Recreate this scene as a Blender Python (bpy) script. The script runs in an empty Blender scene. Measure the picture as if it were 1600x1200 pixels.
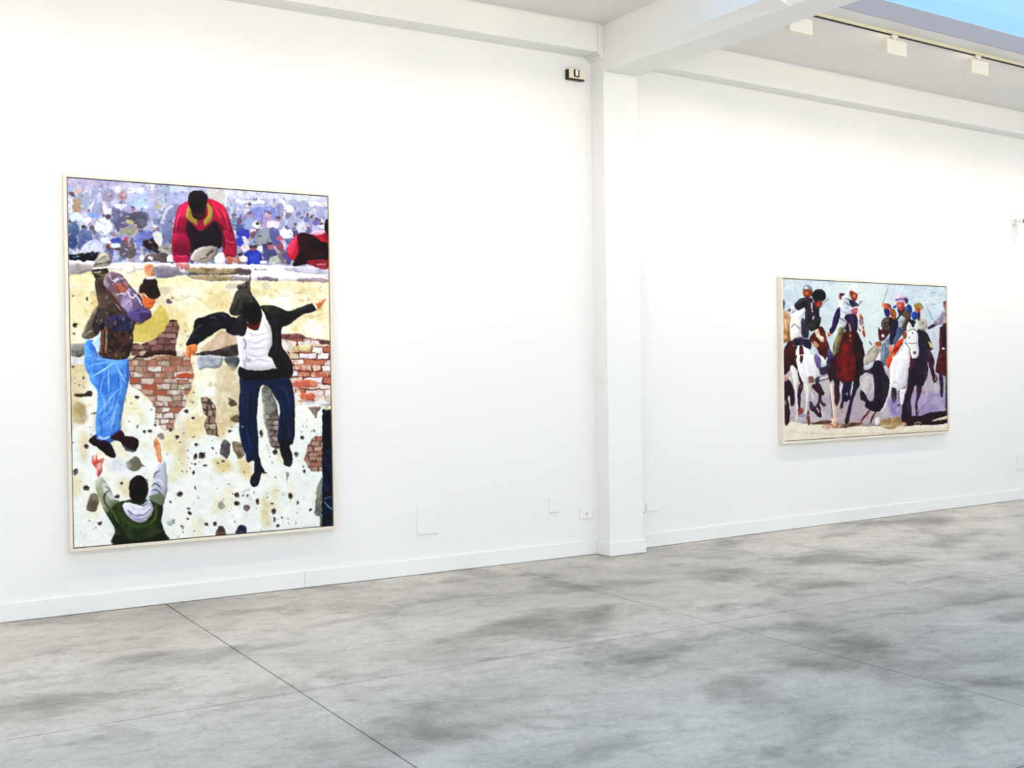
import bpy, bmesh, math
import numpy as np
from mathutils import Matrix, Vector

# ------------------------------------------------------------------ scene, camera, light
scene = bpy.context.scene
col = scene.collection

CAM_D, CAM_H = 8.19999, 1.6
YAW, PITCH, ROLL = math.radians(31.1113), math.radians(-0.464), math.radians(-0.8569)
cam_data = bpy.data.cameras.new('camera')
cam_data.sensor_width = 36.0
cam_data.lens = 36.0*1766.13/1600.0
cam_data.clip_start = 0.05; cam_data.clip_end = 200
cam = bpy.data.objects.new('camera', cam_data); col.objects.link(cam)
def cam_axes():
    c, s = math.cos(YAW), math.sin(YAW)
    r = Vector((c, -s, 0)); f = Vector((s, c, 0)); u = Vector((0, 0, 1))
    cp, sp = math.cos(PITCH), math.sin(PITCH)
    f, u = f*cp+u*sp, u*cp-f*sp
    cr, sr = math.cos(ROLL), math.sin(ROLL)
    r, u = r*cr+u*sr, u*cr-r*sr
    return r, u, f
r_, u_, f_ = cam_axes()
m = Matrix((r_, u_, -f_)).transposed().to_4x4(); m.translation = (0, -CAM_D, CAM_H)
cam.matrix_world = m
scene.camera = cam

world = bpy.data.worlds.new('sky'); scene.world = world
world.use_nodes = True
bg = world.node_tree.nodes['Background']
bg.inputs[0].default_value = (0.40, 0.72, 1.07, 1)
bg.inputs[1].default_value = 1.1

sun_data = bpy.data.lights.new('sun', 'SUN'); sun_data.energy = 15.6; sun_data.angle = math.radians(1.0)
sun_data.color = (1.0, 0.90, 0.78)
sun = bpy.data.objects.new('sun', sun_data); col.objects.link(sun)
sun.rotation_euler = Vector((-0.3, -1.0, -1.05)).to_track_quat('-Z', 'Y').to_euler()   # comes in over the picture wall and falls on the floor of the hall
sun.location = (0, 4, 9)

scene.view_settings.view_transform = 'Standard'
scene.view_settings.look = 'None'
scene.view_settings.gamma = 1.0
scene.view_settings.use_curve_mapping = False
scene.view_settings.exposure = 0.1

# ------------------------------------------------------------------ materials
def new_mat(name, color, rough=.6, spec=.3, metal=0.0):
    m = bpy.data.materials.new(name); m.use_nodes = True
    b = m.node_tree.nodes['Principled BSDF']
    b.inputs['Base Color'].default_value = (*color, 1); b.inputs['Roughness'].default_value = rough
    b.inputs['Specular IOR Level'].default_value = spec; b.inputs['Metallic'].default_value = metal
    return m

def plaster(name, color, var=.02, bump=.06, scale=60, rough=.75):
    m = new_mat(name, color, rough, .25); nt = m.node_tree; n = nt.nodes; l = nt.links
    b = n['Principled BSDF']
    geo = n.new('ShaderNodeNewGeometry')
    t = n.new('ShaderNodeTexNoise'); t.inputs['Scale'].default_value = .9; t.inputs['Detail'].default_value = 5
    l.new(geo.outputs['Position'], t.inputs['Vector'])
    r = n.new('ShaderNodeMapRange'); r.inputs[1].default_value = .3; r.inputs[2].default_value = .7; r.inputs[3].default_value = 1-var; r.inputs[4].default_value = 1.0
    l.new(t.outputs['Fac'], r.inputs[0])
    mx = n.new('ShaderNodeMix'); mx.data_type = 'RGBA'; mx.blend_type = 'MULTIPLY'; mx.inputs[0].default_value = 1
    mx.inputs[6].default_value = (*color, 1); l.new(r.outputs[0], mx.inputs[7]); l.new(mx.outputs[2], b.inputs['Base Color'])
    t2 = n.new('ShaderNodeTexNoise'); t2.inputs['Scale'].default_value = scale; t2.inputs['Detail'].default_value = 3
    l.new(geo.outputs['Position'], t2.inputs['Vector'])
    bp = n.new('ShaderNodeBump'); bp.inputs['Strength'].default_value = bump; bp.inputs['Distance'].default_value = .01
    l.new(t2.outputs['Fac'], bp.inputs['Height']); l.new(bp.outputs[0], b.inputs['Normal'])
    return m

def concrete():
    m = new_mat('polished_concrete', (.3, .3, .28), .5, .35); nt = m.node_tree; n = nt.nodes; l = nt.links
    b = n['Principled BSDF']
    geo = n.new('ShaderNodeNewGeometry')
    mp = n.new('ShaderNodeMapping'); mp.inputs['Rotation'].default_value = (0, 0, .35); mp.inputs['Scale'].default_value = (1.0, 1.35, 1)
    l.new(geo.outputs['Position'], mp.inputs[0])
    def noise(scale, detail, rough, dist=0, w=0):
        t = n.new('ShaderNodeTexNoise'); t.inputs['Scale'].default_value = scale; t.inputs['Detail'].default_value = detail
        t.inputs['Roughness'].default_value = rough; t.inputs['Distortion'].default_value = dist
        a = n.new('ShaderNodeVectorMath'); a.operation = 'ADD'; a.inputs[1].default_value = (w, w*.7, w*.3)
        l.new(mp.outputs[0], a.inputs[0]); l.new(a.outputs[0], t.inputs['Vector']); return t.outputs['Fac']
    def ramp(fac, stops):
        r = n.new('ShaderNodeValToRGB'); e = r.color_ramp.elements
        e[0].position, e[0].color = stops[0][0], (*stops[0][1], 1); e[1].position, e[1].color = stops[-1][0], (*stops[-1][1], 1)
        for p_, c_ in stops[1:-1]:
            q = e.new(p_); q.color = (*c_, 1)
        l.new(fac, r.inputs[0]); return r.outputs[0]
    def mul(a, c, f=1.0):
        x = n.new('ShaderNodeMix'); x.data_type = 'RGBA'; x.blend_type = 'MULTIPLY'; x.inputs[0].default_value = f
        l.new(a, x.inputs[6]); l.new(c, x.inputs[7]); return x.outputs[2]
    base = ramp(noise(.55, 4, .55, .2, 3.1), [(.32, (.49, .462, .41)), (.55, (.655, .618, .55)), (.75, (.755, .72, .65))])
    stain = ramp(noise(1.15, 9, .62, .35, 11.3), [(.33, (.46, .47, .46)), (.42, (.70, .70, .69)), (.50, (.96, .96, .96)), (.8, (1, 1, 1))])
    streak = ramp(noise(3.2, 8, .68, .6, 27.7), [(.28, (.70, .70, .69)), (.46, (.94, .94, .94)), (.7, (1.06, 1.06, 1.06))])
    fine = ramp(noise(34, 6, .7, 0, 5.5), [(.25, (.78, .78, .78)), (.7, (1.06, 1.06, 1.06))])
    cloud = ramp(noise(8.5, 8, .72, .4, 61.0), [(.30, (.72, .72, .71)), (.47, (.96, .96, .96)), (.68, (1.07, 1.07, 1.06))])
    c = mul(mul(mul(mul(base, stain), streak), cloud), fine)
    l.new(c, b.inputs['Base Color'])
    rr = n.new('ShaderNodeMapRange'); rr.inputs[1].default_value = .3; rr.inputs[2].default_value = .7; rr.inputs[3].default_value = .38; rr.inputs[4].default_value = .58
    l.new(noise(2.3, 6, .6, 0, 40), rr.inputs[0]); l.new(rr.outputs[0], b.inputs['Roughness'])
    bp = n.new('ShaderNodeBump'); bp.inputs['Strength'].default_value = .05; bp.inputs['Distance'].default_value = .01
    l.new(noise(18, 6, .6, 0, 9), bp.inputs['Height']); l.new(bp.outputs[0], b.inputs['Normal'])
    return m

def wood(name, a, b_, axis):
    m = new_mat(name, a, .55, .3); nt = m.node_tree; n = nt.nodes; l = nt.links; b = n['Principled BSDF']
    tc = n.new('ShaderNodeTexCoord'); mp = n.new('ShaderNodeMapping')
    s = [60, 60, 60]; s[axis] = 2.5; mp.inputs['Scale'].default_value = s
    l.new(tc.outputs['Object'], mp.inputs[0])
    t = n.new('ShaderNodeTexNoise'); t.inputs['Scale'].default_value = 1; t.inputs['Detail'].default_value = 4
    l.new(mp.outputs[0], t.inputs['Vector'])
    r = n.new('ShaderNodeValToRGB'); r.color_ramp.elements[0].color = (*b_, 1); r.color_ramp.elements[1].color = (*a, 1)
    r.color_ramp.elements[0].position = .3; r.color_ramp.elements[1].position = .65
    l.new(t.outputs['Fac'], r.inputs[0]); l.new(r.outputs[0], b.inputs['Base Color'])
    return m

M_wall = plaster('white_wall_paint', (.86, .86, .845), .015)
M_ceil = plaster('white_ceiling_paint', (.80, .79, .775), .03)
M_beam = plaster('white_beam_paint', (.86, .86, .845), .02)
M_trim = plaster('baseboard_paint', (.86, .86, .85), .01, .02, 30, .5)
M_floor = concrete()
M_joint = new_mat('joint_filler', (.05, .048, .045), .9, .1)
M_plate = new_mat('white_plastic', (.85, .85, .84), .4, .4)
M_grey = new_mat('grey_plastic', (.35, .36, .38), .5, .4)
M_dark = new_mat('dark_bezel_and_side_shade', (.018, .010, .008), .5, .3)  # bezel colour, also the shade coloured onto the alarm box's sides
M_black = new_mat('black_plastic', (.008, .006, .008), .35, .5)
M_cream = new_mat('cream_lacquer', (.84, .77, .62), .45, .4)
M_creamtrack = new_mat('cream_track_lacquer', (.70, .65, .48), .45, .4)
M_slot = new_mat('track_slot', (.03, .025, .02), .7, .2)
M_woodH = wood('pale_frame_wood_h', (.84, .77, .66), (.74, .66, .54), 0)
M_woodV = wood('pale_frame_wood_v', (.84, .77, .66), (.74, .66, .54), 2)
M_gap = new_mat('shadow_gap_black', (.012, .008, .008), .8, .1)
M_frame = new_mat('skylight_frame_metal', (.62, .63, .66), .45, .4)
M_curb = plaster('curb_grey', (.40, .375, .385), .04)  # mauve-grey for the curb lining, darker than the ceiling
M_lamp = bpy.data.materials.new('lamp_glass'); M_lamp.use_nodes = True
_e = M_lamp.node_tree.nodes['Principled BSDF']; _e.inputs['Base Color'].default_value = (.9, .88, .8, 1)
_e.inputs['Emission Color'].default_value = (1, .85, .62, 1); _e.inputs['Emission Strength'].default_value = 4.0
def glass():
    m = bpy.data.materials.new('skylight_glass'); m.use_nodes = True; nt = m.node_tree; n = nt.nodes; l = nt.links
    n.remove(n['Principled BSDF']); o = n['Material Output']
    t = n.new('ShaderNodeBsdfTransparent'); t.inputs[0].default_value = (.93, .97, 1, 1)
    g = n.new('ShaderNodeBsdfGlossy'); g.inputs['Roughness'].default_value = .02
    x = n.new('ShaderNodeMixShader'); x.inputs[0].default_value = .05; l.new(t.outputs[0], x.inputs[1]); l.new(g.outputs[0], x.inputs[2])
    l.new(x.outputs[0], o.inputs['Surface']); return m
M_glass = glass()
def canvas_mat(name):
    m = new_mat(name, (.5, .5, .5), .6, .12); nt = m.node_tree; n = nt.nodes; l = nt.links; b = n['Principled BSDF']
    a = n.new('ShaderNodeVertexColor'); a.layer_name = 'paint'; l.new(a.outputs['Color'], b.inputs['Base Color'])
    tc = n.new('ShaderNodeTexCoord'); t = n.new('ShaderNodeTexNoise'); t.inputs['Scale'].default_value = 140; t.inputs['Detail'].default_value = 3
    l.new(tc.outputs['Object'], t.inputs['Vector'])
    bp = n.new('ShaderNodeBump'); bp.inputs['Strength'].default_value = .08; bp.inputs['Distance'].default_value = .004
    l.new(t.outputs['Fac'], bp.inputs['Height']); l.new(bp.outputs[0], b.inputs['Normal'])
    return m

# ------------------------------------------------------------------ helpers
XP, AR = 6.19915, 0.0528604                      # the right-hand bay stands a few degrees off the left one
MR = Matrix.Translation((XP, 0, 0)) @ Matrix.Rotation(AR, 4, 'Z')   # its local x runs along the wall, local -y into the hall
I4 = Matrix.Identity(4)

def add_box(bm, a, b, M=I4, bev=0.0):
    a = Vector(a); b = Vector(b)
    vs = [bm.verts.new(M @ Vector((x, y, z))) for x in (a.x, b.x) for y in (a.y, b.y) for z in (a.z, b.z)]
    f = []
    for q in ((0, 1, 3, 2), (4, 6, 7, 5), (0, 4, 5, 1), (2, 3, 7, 6), (0, 2, 6, 4), (1, 5, 7, 3)):
        f.append(bm.faces.new([vs[i] for i in q]))
    if bev:
        es = list({e for x in f for e in x.edges})
        bmesh.ops.bevel(bm, geom=es, offset=bev, segments=2, affect='EDGES', profile=.6)

def add_cyl(bm, p0, p1, r0, r1=None, n=20):
    r1 = r0 if r1 is None else r1
    p0 = Vector(p0); p1 = Vector(p1); d = p1-p0
    M = Matrix.Translation((p0+p1)/2) @ d.to_track_quat('Z', 'Y').to_matrix().to_4x4()
    bmesh.ops.create_cone(bm, cap_ends=True, segments=n, radius1=r0, radius2=r1, depth=d.length, matrix=M)

def link(name, bm, mat, parent=None, M=None, smooth=False):
    me = bpy.data.meshes.new(name)
    bmesh.ops.recalc_face_normals(bm, faces=bm.faces[:])
    bm.to_mesh(me); bm.free()
    me.materials.append(mat)
    if smooth:
        for p_ in me.polygons: p_.use_smooth = True
    o = bpy.data.objects.new(name, me); col.objects.link(o)
    if parent: o.parent = parent
    if M is not None: o.matrix_local = M
    return o

def boxes(name, lst, mat, parent=None, M=None, bev=0.0):
    bm = bmesh.new()
    for a, b in lst: add_box(bm, a, b, I4, bev)
    return link(name, bm, mat, parent, M)

def tag(o, label, cat, group=None, kind=None):
    o['label'] = label; o['category'] = cat
    if group: o['group'] = group
    if kind: o['kind'] = kind
    return o

def empty(name, M):
    o = bpy.data.objects.new(name, None); col.objects.link(o); o.matrix_world = M
    o.empty_display_size = .1
    return o

def copy_tree(o, parent=None):
    c = o.copy(); col.objects.link(c); c.parent = parent
    for ch in o.children: copy_tree(ch, c)
    return c

# ------------------------------------------------------------------ the hall
Y_NEAR, X_LEFT, S_END = -15.0, -6.0, 10.0
ZC = 4.63                                        # ceiling
ZB = 4.228                                       # underside of the cross beam
ST = 'structure'
# floor: cast slabs with open saw-cut joints over a dark bed
fl = tag(boxes('floor', [((X_LEFT-.2, Y_NEAR-.2, -.2), (17.2, .9, -.035))], M_joint), 'polished grey concrete floor cut into large square slabs', 'floor', kind=ST)
xs = [X_LEFT-.2, -3.5, -.75, 2.027, 4.800, 7.53, 10.3, 13.1, 17.2]; ys = [.9, -2.702, -5.375, -8.05, -10.7, -13.4, Y_NEAR-.2]
for i in range(len(xs)-1):
    for j in range(len(ys)-1):
        g = .0042
        boxes('slab', [((xs[i]+g*(i > 0), ys[j+1]+g, -.035), (xs[i+1]-g, ys[j]-g*(j > 0), 0))], M_floor, fl)

tag(boxes('wall_left', [((X_LEFT-.2, 0, 0), (XP+.05, .25, 5.0))], M_wall), 'white wall behind the tall painting of men climbing a wall', 'wall', kind=ST)
tag(boxes('wall_right', [((-.1, 0, 0), (S_END, .25, 5.0))], M_wall, None, MR), 'white wall behind the wide painting of horse riders', 'wall', kind=ST)
tag(boxes('wall_near', [((X_LEFT-.2, Y_NEAR-.25, 0), (17.2, Y_NEAR, 5.0))], M_wall), 'white wall on the far side of the hall facing the paintings', 'wall', kind=ST)
tag(boxes('wall_west', [((X_LEFT-.25, Y_NEAR, 0), (X_LEFT, 0, 5.0))], M_wall), 'white end wall beyond the tall painting', 'wall', kind=ST)
tag(boxes('wall_east', [((S_END, Y_NEAR-.6, 0), (S_END+.25, .1, 5.0))], M_wall, None, MR), 'white end wall beyond the wide painting', 'wall', kind=ST)

# column and cross beam between the bays
XL, XR, CD = 5.807, 6.175, .195
bm = bmesh.new(); add_box(bm, (XL, -CD, 0), (XR, .05, 4.75), I4, .006)
tag(link('column', bm, M_wall), 'white square column between the two stretches of wall', 'column', kind=ST)

def loft(bm, secs):
    rows = [[bm.verts.new(v) for v in s] for s in secs]
    n = len(rows[0])
    for a, b in zip(rows[:-1], rows[1:]):
        for i in range(n): bm.faces.new((a[i], a[(i+1) % n], b[(i+1) % n], b[i]))
    bm.faces.new(rows[0]); bm.faces.new(rows[-1][::-1])
def beam_sec(y, xf, zs, xl, xr, zt, back):
    return [(xf, y, zt), (xf, y, zs), (xl, y, ZB), (xr, y, ZB), (back, y, zt)]
bm = bmesh.new()
yy = [-.19, -.6, -1.0, -1.5, -2.26]
secs = []
for y in yy:
    t = (-y-.19)/2.07
    xl = XL+.165*min(1, t*1.15); xr = XR+.125*t
    secs.append(beam_sec(y, XL+.002, ZB+.002+.075*min(1, t*2.2)*(1-.35*t), xl, xr, 4.80, xr))
loft(bm, secs)
tag(link('cross_beam', bm, M_beam), 'white cross beam with chamfered lower edge above the column', 'beam', kind=ST)
bm = bmesh.new()
secs = []
for y, xl, xr in ((-2.26, XL+.165, XR+.125), (-4.5, XL+.26, XR+.25), (Y_NEAR, XL+.78, XR+.80)):
    secs.append([(xl-.06, y, ZB+.10), (xl-.06, y, ZB+.05), (xl, y, ZB), (xr, y, ZB), (xr, y, ZB+.10)])
loft(bm, secs)
tag(link('cross_beam_rail', bm, M_beam), 'low white continuation of the cross beam under the skylight', 'beam', kind=ST)

# edge beams along the walls
o = tag(boxes('edge_beam', [((X_LEFT, -.205, 4.386), (5.742, .02, ZC+.05))], M_beam, bev=.004), 'white box beam under the ceiling along the tall painting\'s wall', 'beam', kind=ST)
boxes('bearing_pad', [((5.748, -.200, 4.372), (5.775, .0, ZC+.02))], M_beam, o); boxes('bearing_strip', [((5.780, -.190, 4.345), (XL+.004, .0, ZC+.02))], M_beam, o)
tag(boxes('edge_beam', [((-.02, -.175, 4.364), (S_END, .02, ZC+.05))], M_beam, None, MR, bev=.004), 'white box beam under the ceiling along the wide painting\'s wall', 'beam', kind=ST)

# ceilings with long skylights
CE = 1.572                                       # ceiling strip ends here, the skylight begins
ZT = 4.757
SK = [(-CE, -6.2), (-9.0, -13.4)]
tag(boxes('ceiling', [((X_LEFT, -CE, ZC), (XL+.01, .05, ZT)), ((X_LEFT, -9.0, ZC), (XL+.3, -6.2, ZT)), ((X_LEFT, Y_NEAR, ZC), (XL+.7, -13.4, ZT))], M_ceil), 'white flat ceiling strips above the tall painting', 'ceiling', kind=ST)
tag(boxes('ceiling', [((-.06, -CE, ZC), (S_END, .05, ZT)), ((-.2, -9.0, ZC), (S_END, -6.2, ZT)), ((-.2, Y_NEAR-.3, ZC), (S_END, -13.4, ZT))], M_ceil, None, MR), 'white flat ceiling strips above the wide painting', 'ceiling', kind=ST)
def skylight(name, y0, y1, x0, x1, M, label, panes):
    o = tag(boxes(name, [((x0, y0-.0, ZT), (x1, y0+.10, ZT+.03)), ((x0, y1-.10, ZT), (x1, y1, ZT+.03))], M_frame, None, M), label, 'skylight', kind=ST)
    w = (x1-x0)/panes
    for i in range(panes):
        boxes('pane', [((x0+i*w+.02, y1-.05, ZT+.034), (x0+(i+1)*w-.02, y0+.05, ZT+.042))], M_glass, o)
    for i in range(panes+1):
        boxes('glazing_bar', [((x0+i*w-.02, y1-.05, ZT+.03), (x0+i*w+.02, y0+.05, ZT+.06))], M_frame, o)
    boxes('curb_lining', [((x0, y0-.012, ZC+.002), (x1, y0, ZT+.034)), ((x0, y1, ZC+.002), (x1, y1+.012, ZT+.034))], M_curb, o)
    return o
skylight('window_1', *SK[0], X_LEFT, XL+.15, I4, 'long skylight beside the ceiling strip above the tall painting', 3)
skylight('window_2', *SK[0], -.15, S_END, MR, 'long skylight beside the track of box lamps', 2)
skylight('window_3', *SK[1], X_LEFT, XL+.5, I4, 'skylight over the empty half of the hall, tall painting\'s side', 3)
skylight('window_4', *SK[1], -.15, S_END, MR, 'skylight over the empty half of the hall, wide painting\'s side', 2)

# baseboards
def baseboard(name, x0, x1, M, cuts, label, H=.128):
    o = empty(name, M); tag(o, label, 'baseboard', kind=ST)
    e = [x0]+cuts+[x1]
    for a, b in zip(e[:-1], e[1:]):
        boxes('board', [((a+.001, -.016, .004), (b-.001, .0, H))], M_trim, o, None, .004)
    return o
baseboard('baseboard_left', X_LEFT, XL-.001, I4, [-1.2, 3.07], 'white baseboard under the tall painting')
baseboard('baseboard_right', -.02, S_END, MR, [3.83, 7.6], 'white baseboard under the wide painting')
o = empty('baseboard_column', I4); tag(o, 'white baseboard wrapped round the foot of the column', 'baseboard', kind=ST)
boxes('board', [((XL-.016, -CD-.016, .004), (XR+.016, -CD, .122))], M_trim, o, None, .004)
boxes('board', [((XL-.016, -CD-.001, .004), (XL, -.016, .122))], M_trim, o, None, .004)
boxes('board', [((XR, -CD-.001, .004), (XR+.016, -.005, .122))], M_trim, o, None, .004)

# ------------------------------------------------------------------ paintings
def painting(M, x0, x1, z0, z1, img, label, cname, gain):
    """canvas x0..x1, z0..z1 in wall coordinates, floating in a pale wood strip frame"""
    ny, nx = img.shape[:2]
    cx = (x0+x1)/2
    root = empty('framed_painting', M @ Matrix.Translation((cx, 0, z0-.032))); tag(root, label, 'painting')
    hw = (x1-x0)/2; zb = .032; zt = zb+z1-z0; g = .007; t = .020; d0, d1 = -.012, -.064
    fr = boxes('backing', [((-hw-g, -.028, zb-g), (hw+g, -.002, zt+g))], M_gap, root)
    f = empty('frame', I4); f.parent = root
    e = hw+g
    boxes('rail', [((-e-t, d1, zt+g), (e+t, -.001, zt+g+t))], M_woodH, f, None, .0015)
    boxes('rail', [((-e-t, d1, zb-g-t), (e+t, -.001, zb-g))], M_woodH, f, None, .0015)
    boxes('stile', [((-e-t, d1, zb-g+.0005), (-e, -.001, zt+g-.0005))], M_woodV, f, None, .0015)
    boxes('stile', [((e, d1, zb-g+.0005), (e+t, -.001, zt+g-.0005))], M_woodV, f, None, .0015)
    # canvas: painted face with turned-over sides
    X = np.linspace(-hw, hw, nx); Z = np.linspace(zt, zb, ny)
    V = np.empty((ny*nx+4, 3), np.float32)
    V[:ny*nx, 0] = np.tile(X, ny); V[:ny*nx, 2] = np.repeat(Z, nx); V[:ny*nx, 1] = -.056
    V[ny*nx:] = [(-hw, -.027, zt), (hw, -.027, zt), (hw, -.027, zb), (-hw, -.027, zb)]
    i = np.arange((ny-1)*nx).reshape(ny-1, nx)[:, :-1].ravel()
    Q = np.stack([i, i+nx, i+nx+1, i+1], 1)
    nq = len(Q)
    b = ny*nx; c4 = [0, nx-1, ny*nx-1, (ny-1)*nx]
    sides = [list(range(0, nx))+[b+1, b], [nx-1+k*nx for k in range(ny)]+[b+2, b+1], list(range((ny-1)*nx, ny*nx))[::-1]+[b+3, b+2], [k*nx for k in range(ny)][::-1]+[b, b+3]]
    me = bpy.data.meshes.new('canvas')
    L = np.concatenate([Q.ravel()]+[np.array(s) for s in sides])
    st = np.concatenate([np.arange(nq)*4, nq*4+np.cumsum([0]+[len(s) for s in sides[:-1]])])
    tot = np.concatenate([np.full(nq, 4), [len(s) for s in sides]])
    me.vertices.add(len(V)); me.vertices.foreach_set('co', V.ravel())
    me.loops.add(len(L)); me.loops.foreach_set('vertex_index', L.astype(np.int32))
    me.polygons.add(len(st)); me.polygons.foreach_set('loop_start', st.astype(np.int32)); me.polygons.foreach_set('loop_total', tot.astype(np.int32))
    me.update(calc_edges=True); me.validate()
    at = me.color_attributes.new('paint', 'FLOAT_COLOR', 'POINT')
    C = np.ones((len(V), 4), np.float32); C[:b, :3] = np.clip(img.reshape(-1, 3)*gain, 0, .95); C[b:, :3] = .6
    at.data.foreach_set('color', C.ravel())
    me.materials.append(canvas_mat(cname))
    o = bpy.data.objects.new('canvas', me); col.objects.link(o); o.parent = root
    return root
# ------------------------------------------------------------------ oil paintings
# Each picture is brushed into a small raster of paint (numpy) and stored as one
# colour per vertex of the canvas mesh; "sketch" coordinates are those of my drawing.
def hx(c):
    return np.array([int(c[i:i+2], 16) for i in (1, 3, 5)], float) / 255.0

def pts_of(s):
    return np.array([[float(v) for v in q.split(',')] for q in s.split()], float)

def vnoise(h, w, cy, cx, seed):
    r = np.random.RandomState(seed)
    g = r.rand(int(cy) + 3, int(cx) + 3)
    y = np.linspace(0, cy, h); x = np.linspace(0, cx, w)
    yi = y.astype(int); xi = x.astype(int)
    fy = (y - yi)[:, None]; fx = (x - xi)[None, :]
    fy = fy*fy*(3-2*fy); fx = fx*fx*(3-2*fx)
    a = g[yi][:, xi]; b = g[yi][:, xi+1]; c = g[yi+1][:, xi]; d = g[yi+1][:, xi+1]
    return (a*(1-fx)+b*fx)*(1-fy) + (c*(1-fx)+d*fx)*fy

def fbm(h, w, cells, seed, octv=4):
    o = np.zeros((h, w)); amp = 1.0; tot = 0.0
    for k in range(octv):
        o += amp*vnoise(h, w, cells*h/w*2**k, cells*2**k, seed+k*17); tot += amp; amp *= 0.55
    return o/tot

class Painter:
    def __init__(self, W, H, quad, seed):
        self.W, self.H = W, H
        self.img = np.zeros((H, W, 3)); self.rs = np.random.RandomState(seed)
        src = np.array(quad, float)                        # sketch corners TL TR BR BL
        dst = np.array([[0, 0], [W, 0], [W, H], [0, H]], float)
        A = []; b = []
        for (x, y), (u, v) in zip(src, dst):
            A.append([x, y, 1, 0, 0, 0, -u*x, -u*y]); b.append(u)
            A.append([0, 0, 0, x, y, 1, -v*x, -v*y]); b.append(v)
        self.M = np.append(np.linalg.solve(np.array(A), np.array(b)), 1).reshape(3, 3)
        self.sc = W/np.hypot(*(src[1]-src[0]))
        self.n1 = fbm(H, W, 26, seed+1); self.n2 = fbm(H, W, 70, seed+2, 3)
        self.vol = 0.0; self.fr(0, 0, 1)
    def fr(self, ox, oy, s):
        self.o = np.array([ox, oy], float); self.s = s
    def tr(self, p):
        p = self.o + np.asarray(p, float)*self.s
        q = np.c_[p, np.ones(len(p))] @ self.M.T
        return q[:, :2]/q[:, 2:]
    def put(self, m, y0, x0, col, c2=None, g=None, op=1.0, vol=0.0):
        h, w = m.shape
        if h == 0 or w == 0: return
        t = self.img[y0:y0+h, x0:x0+w]
        c = hx(col)
        if c2 is None:
            cc = c*(0.90+0.20*self.n2[y0:y0+h, x0:x0+w, None])
        else:
            d = hx(c2)
            if g is None:
                k = np.clip((self.n1[y0:y0+h, x0:x0+w]-0.5)*4.0+(self.n2[y0:y0+h, x0:x0+w]-.5)*2.5+0.5, 0, 1)
            else:
                yy, xx = np.mgrid[0:h, 0:w]
                gx, gy = g; q = gx*xx/max(w-1, 1)+gy*yy/max(h-1, 1)
                q0 = min(0, gx)+min(0, gy); q1 = max(0, gx)+max(0, gy)
                k = (q-q0)/(q1-q0)
                k = np.clip(k+(self.n1[y0:y0+h, x0:x0+w]-.5)*0.5, 0, 1)
            cc = c*(1-k[..., None])+d*k[..., None]
        if vol and min(h, w) > 14:
            b = m
            k = max(2, min(h, w)//14); k = min(k, 7)
            b = np.pad(b, 2*k)
            for q in (1, k, k): b = self.blur(b, q)
            hi = b[2*k+k:2*k+k+h, 2*k+k:2*k+k+w]; lo = b[k:k+h, k:k+w]      # light falls from the upper left
            cc = cc*np.clip(1+vol*(hi-lo)*1.5, .45, 1.4)[..., None]
        a = (m*op)[..., None]
        self.img[y0:y0+h, x0:x0+w] = t*(1-a)+cc*a
    def mask(self, q, f=1.0):
        pad = 3 if f < 6 else int(4*f)
        x0 = max(int(q[:, 0].min())-pad, 0); x1 = min(int(q[:, 0].max())+pad+1, self.W)
        y0 = max(int(q[:, 1].min())-pad, 0); y1 = min(int(q[:, 1].max())+pad+1, self.H)
        if x1 <= x0 or y1 <= y0: return np.zeros((0, 0)), 0, 0
        X = np.arange(x0, x1)[None, :]+.5; Y = np.arange(y0, y1)[:, None]+.5
        ins = np.zeros((y1-y0, x1-x0), bool)
        a = q; b = np.roll(q, -1, 0)
        for (ax, ay), (bx, by) in zip(a, b):
            if ay == by: continue
            lo, hi = min(ay, by), max(ay, by)
            r0 = max(int(lo-y0)-1, 0); r1 = min(int(hi-y0)+2, y1-y0)
            if r1 <= r0: continue
            yy = Y[r0:r1]
            c = ((ay > yy) != (by > yy)) & (X < (bx-ax)*(yy-ay)/(by-ay)+ax)
            ins[r0:r1] ^= c
        m = ins.astype(float)
        if f < 6:
            for _ in range(int(round(f))): m = self.blur(m)
        else:
            for k in (1, 2, 3, 5, 7, 9):
                if k <= f: m = self.blur(m, k)
        return m, y0, x0
    @staticmethod
    def blur(m, k=1):
        p = np.pad(m, k, mode='edge')
        m = (p[:-2*k]+2*p[k:-k]+p[2*k:])/4
        return (m[:, :-2*k]+2*m[:, k:-k]+m[:, 2*k:])/4
    def spline(self, p, closed=True):
        n = len(p); out = []
        for i in range(n if closed else n-1):
            if closed: a, b, c, d = p[i-1], p[i], p[(i+1) % n], p[(i+2) % n]
            else: a, b, c, d = p[max(i-1, 0)], p[i], p[i+1], p[min(i+2, n-1)]
            for t in (0, .25, .5, .75):
                out.append(.5*((2*b)+(c-a)*t+(2*a-5*b+4*c-d)*t*t+(3*b-a-3*c+d)*t**3))
        if not closed: out.append(p[-1])
        return np.array(out)
    def P(self, col, s, c2=None, g=None, sm=1, f=1, op=1.0):
        q = self.tr(pts_of(s) if isinstance(s, str) else s)
        if sm: q = self.spline(q)
        m, y0, x0 = self.mask(q, f)
        self.put(m, y0, x0, col, c2, g, op, self.vol if (f <= 2 and op > .95) else 0)
    def E(self, col, x, y, rx, ry, c2=None, g=None, f=1, op=1.0, jag=0.0):
        t = np.linspace(0, 2*np.pi, 14, endpoint=False)
        k = 1+jag*(self.rs.rand(14)-.5)
        self.P(col, np.c_[x+rx*k*np.cos(t), y+ry*k*np.sin(t)], c2, g, 1, f, op)
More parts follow.
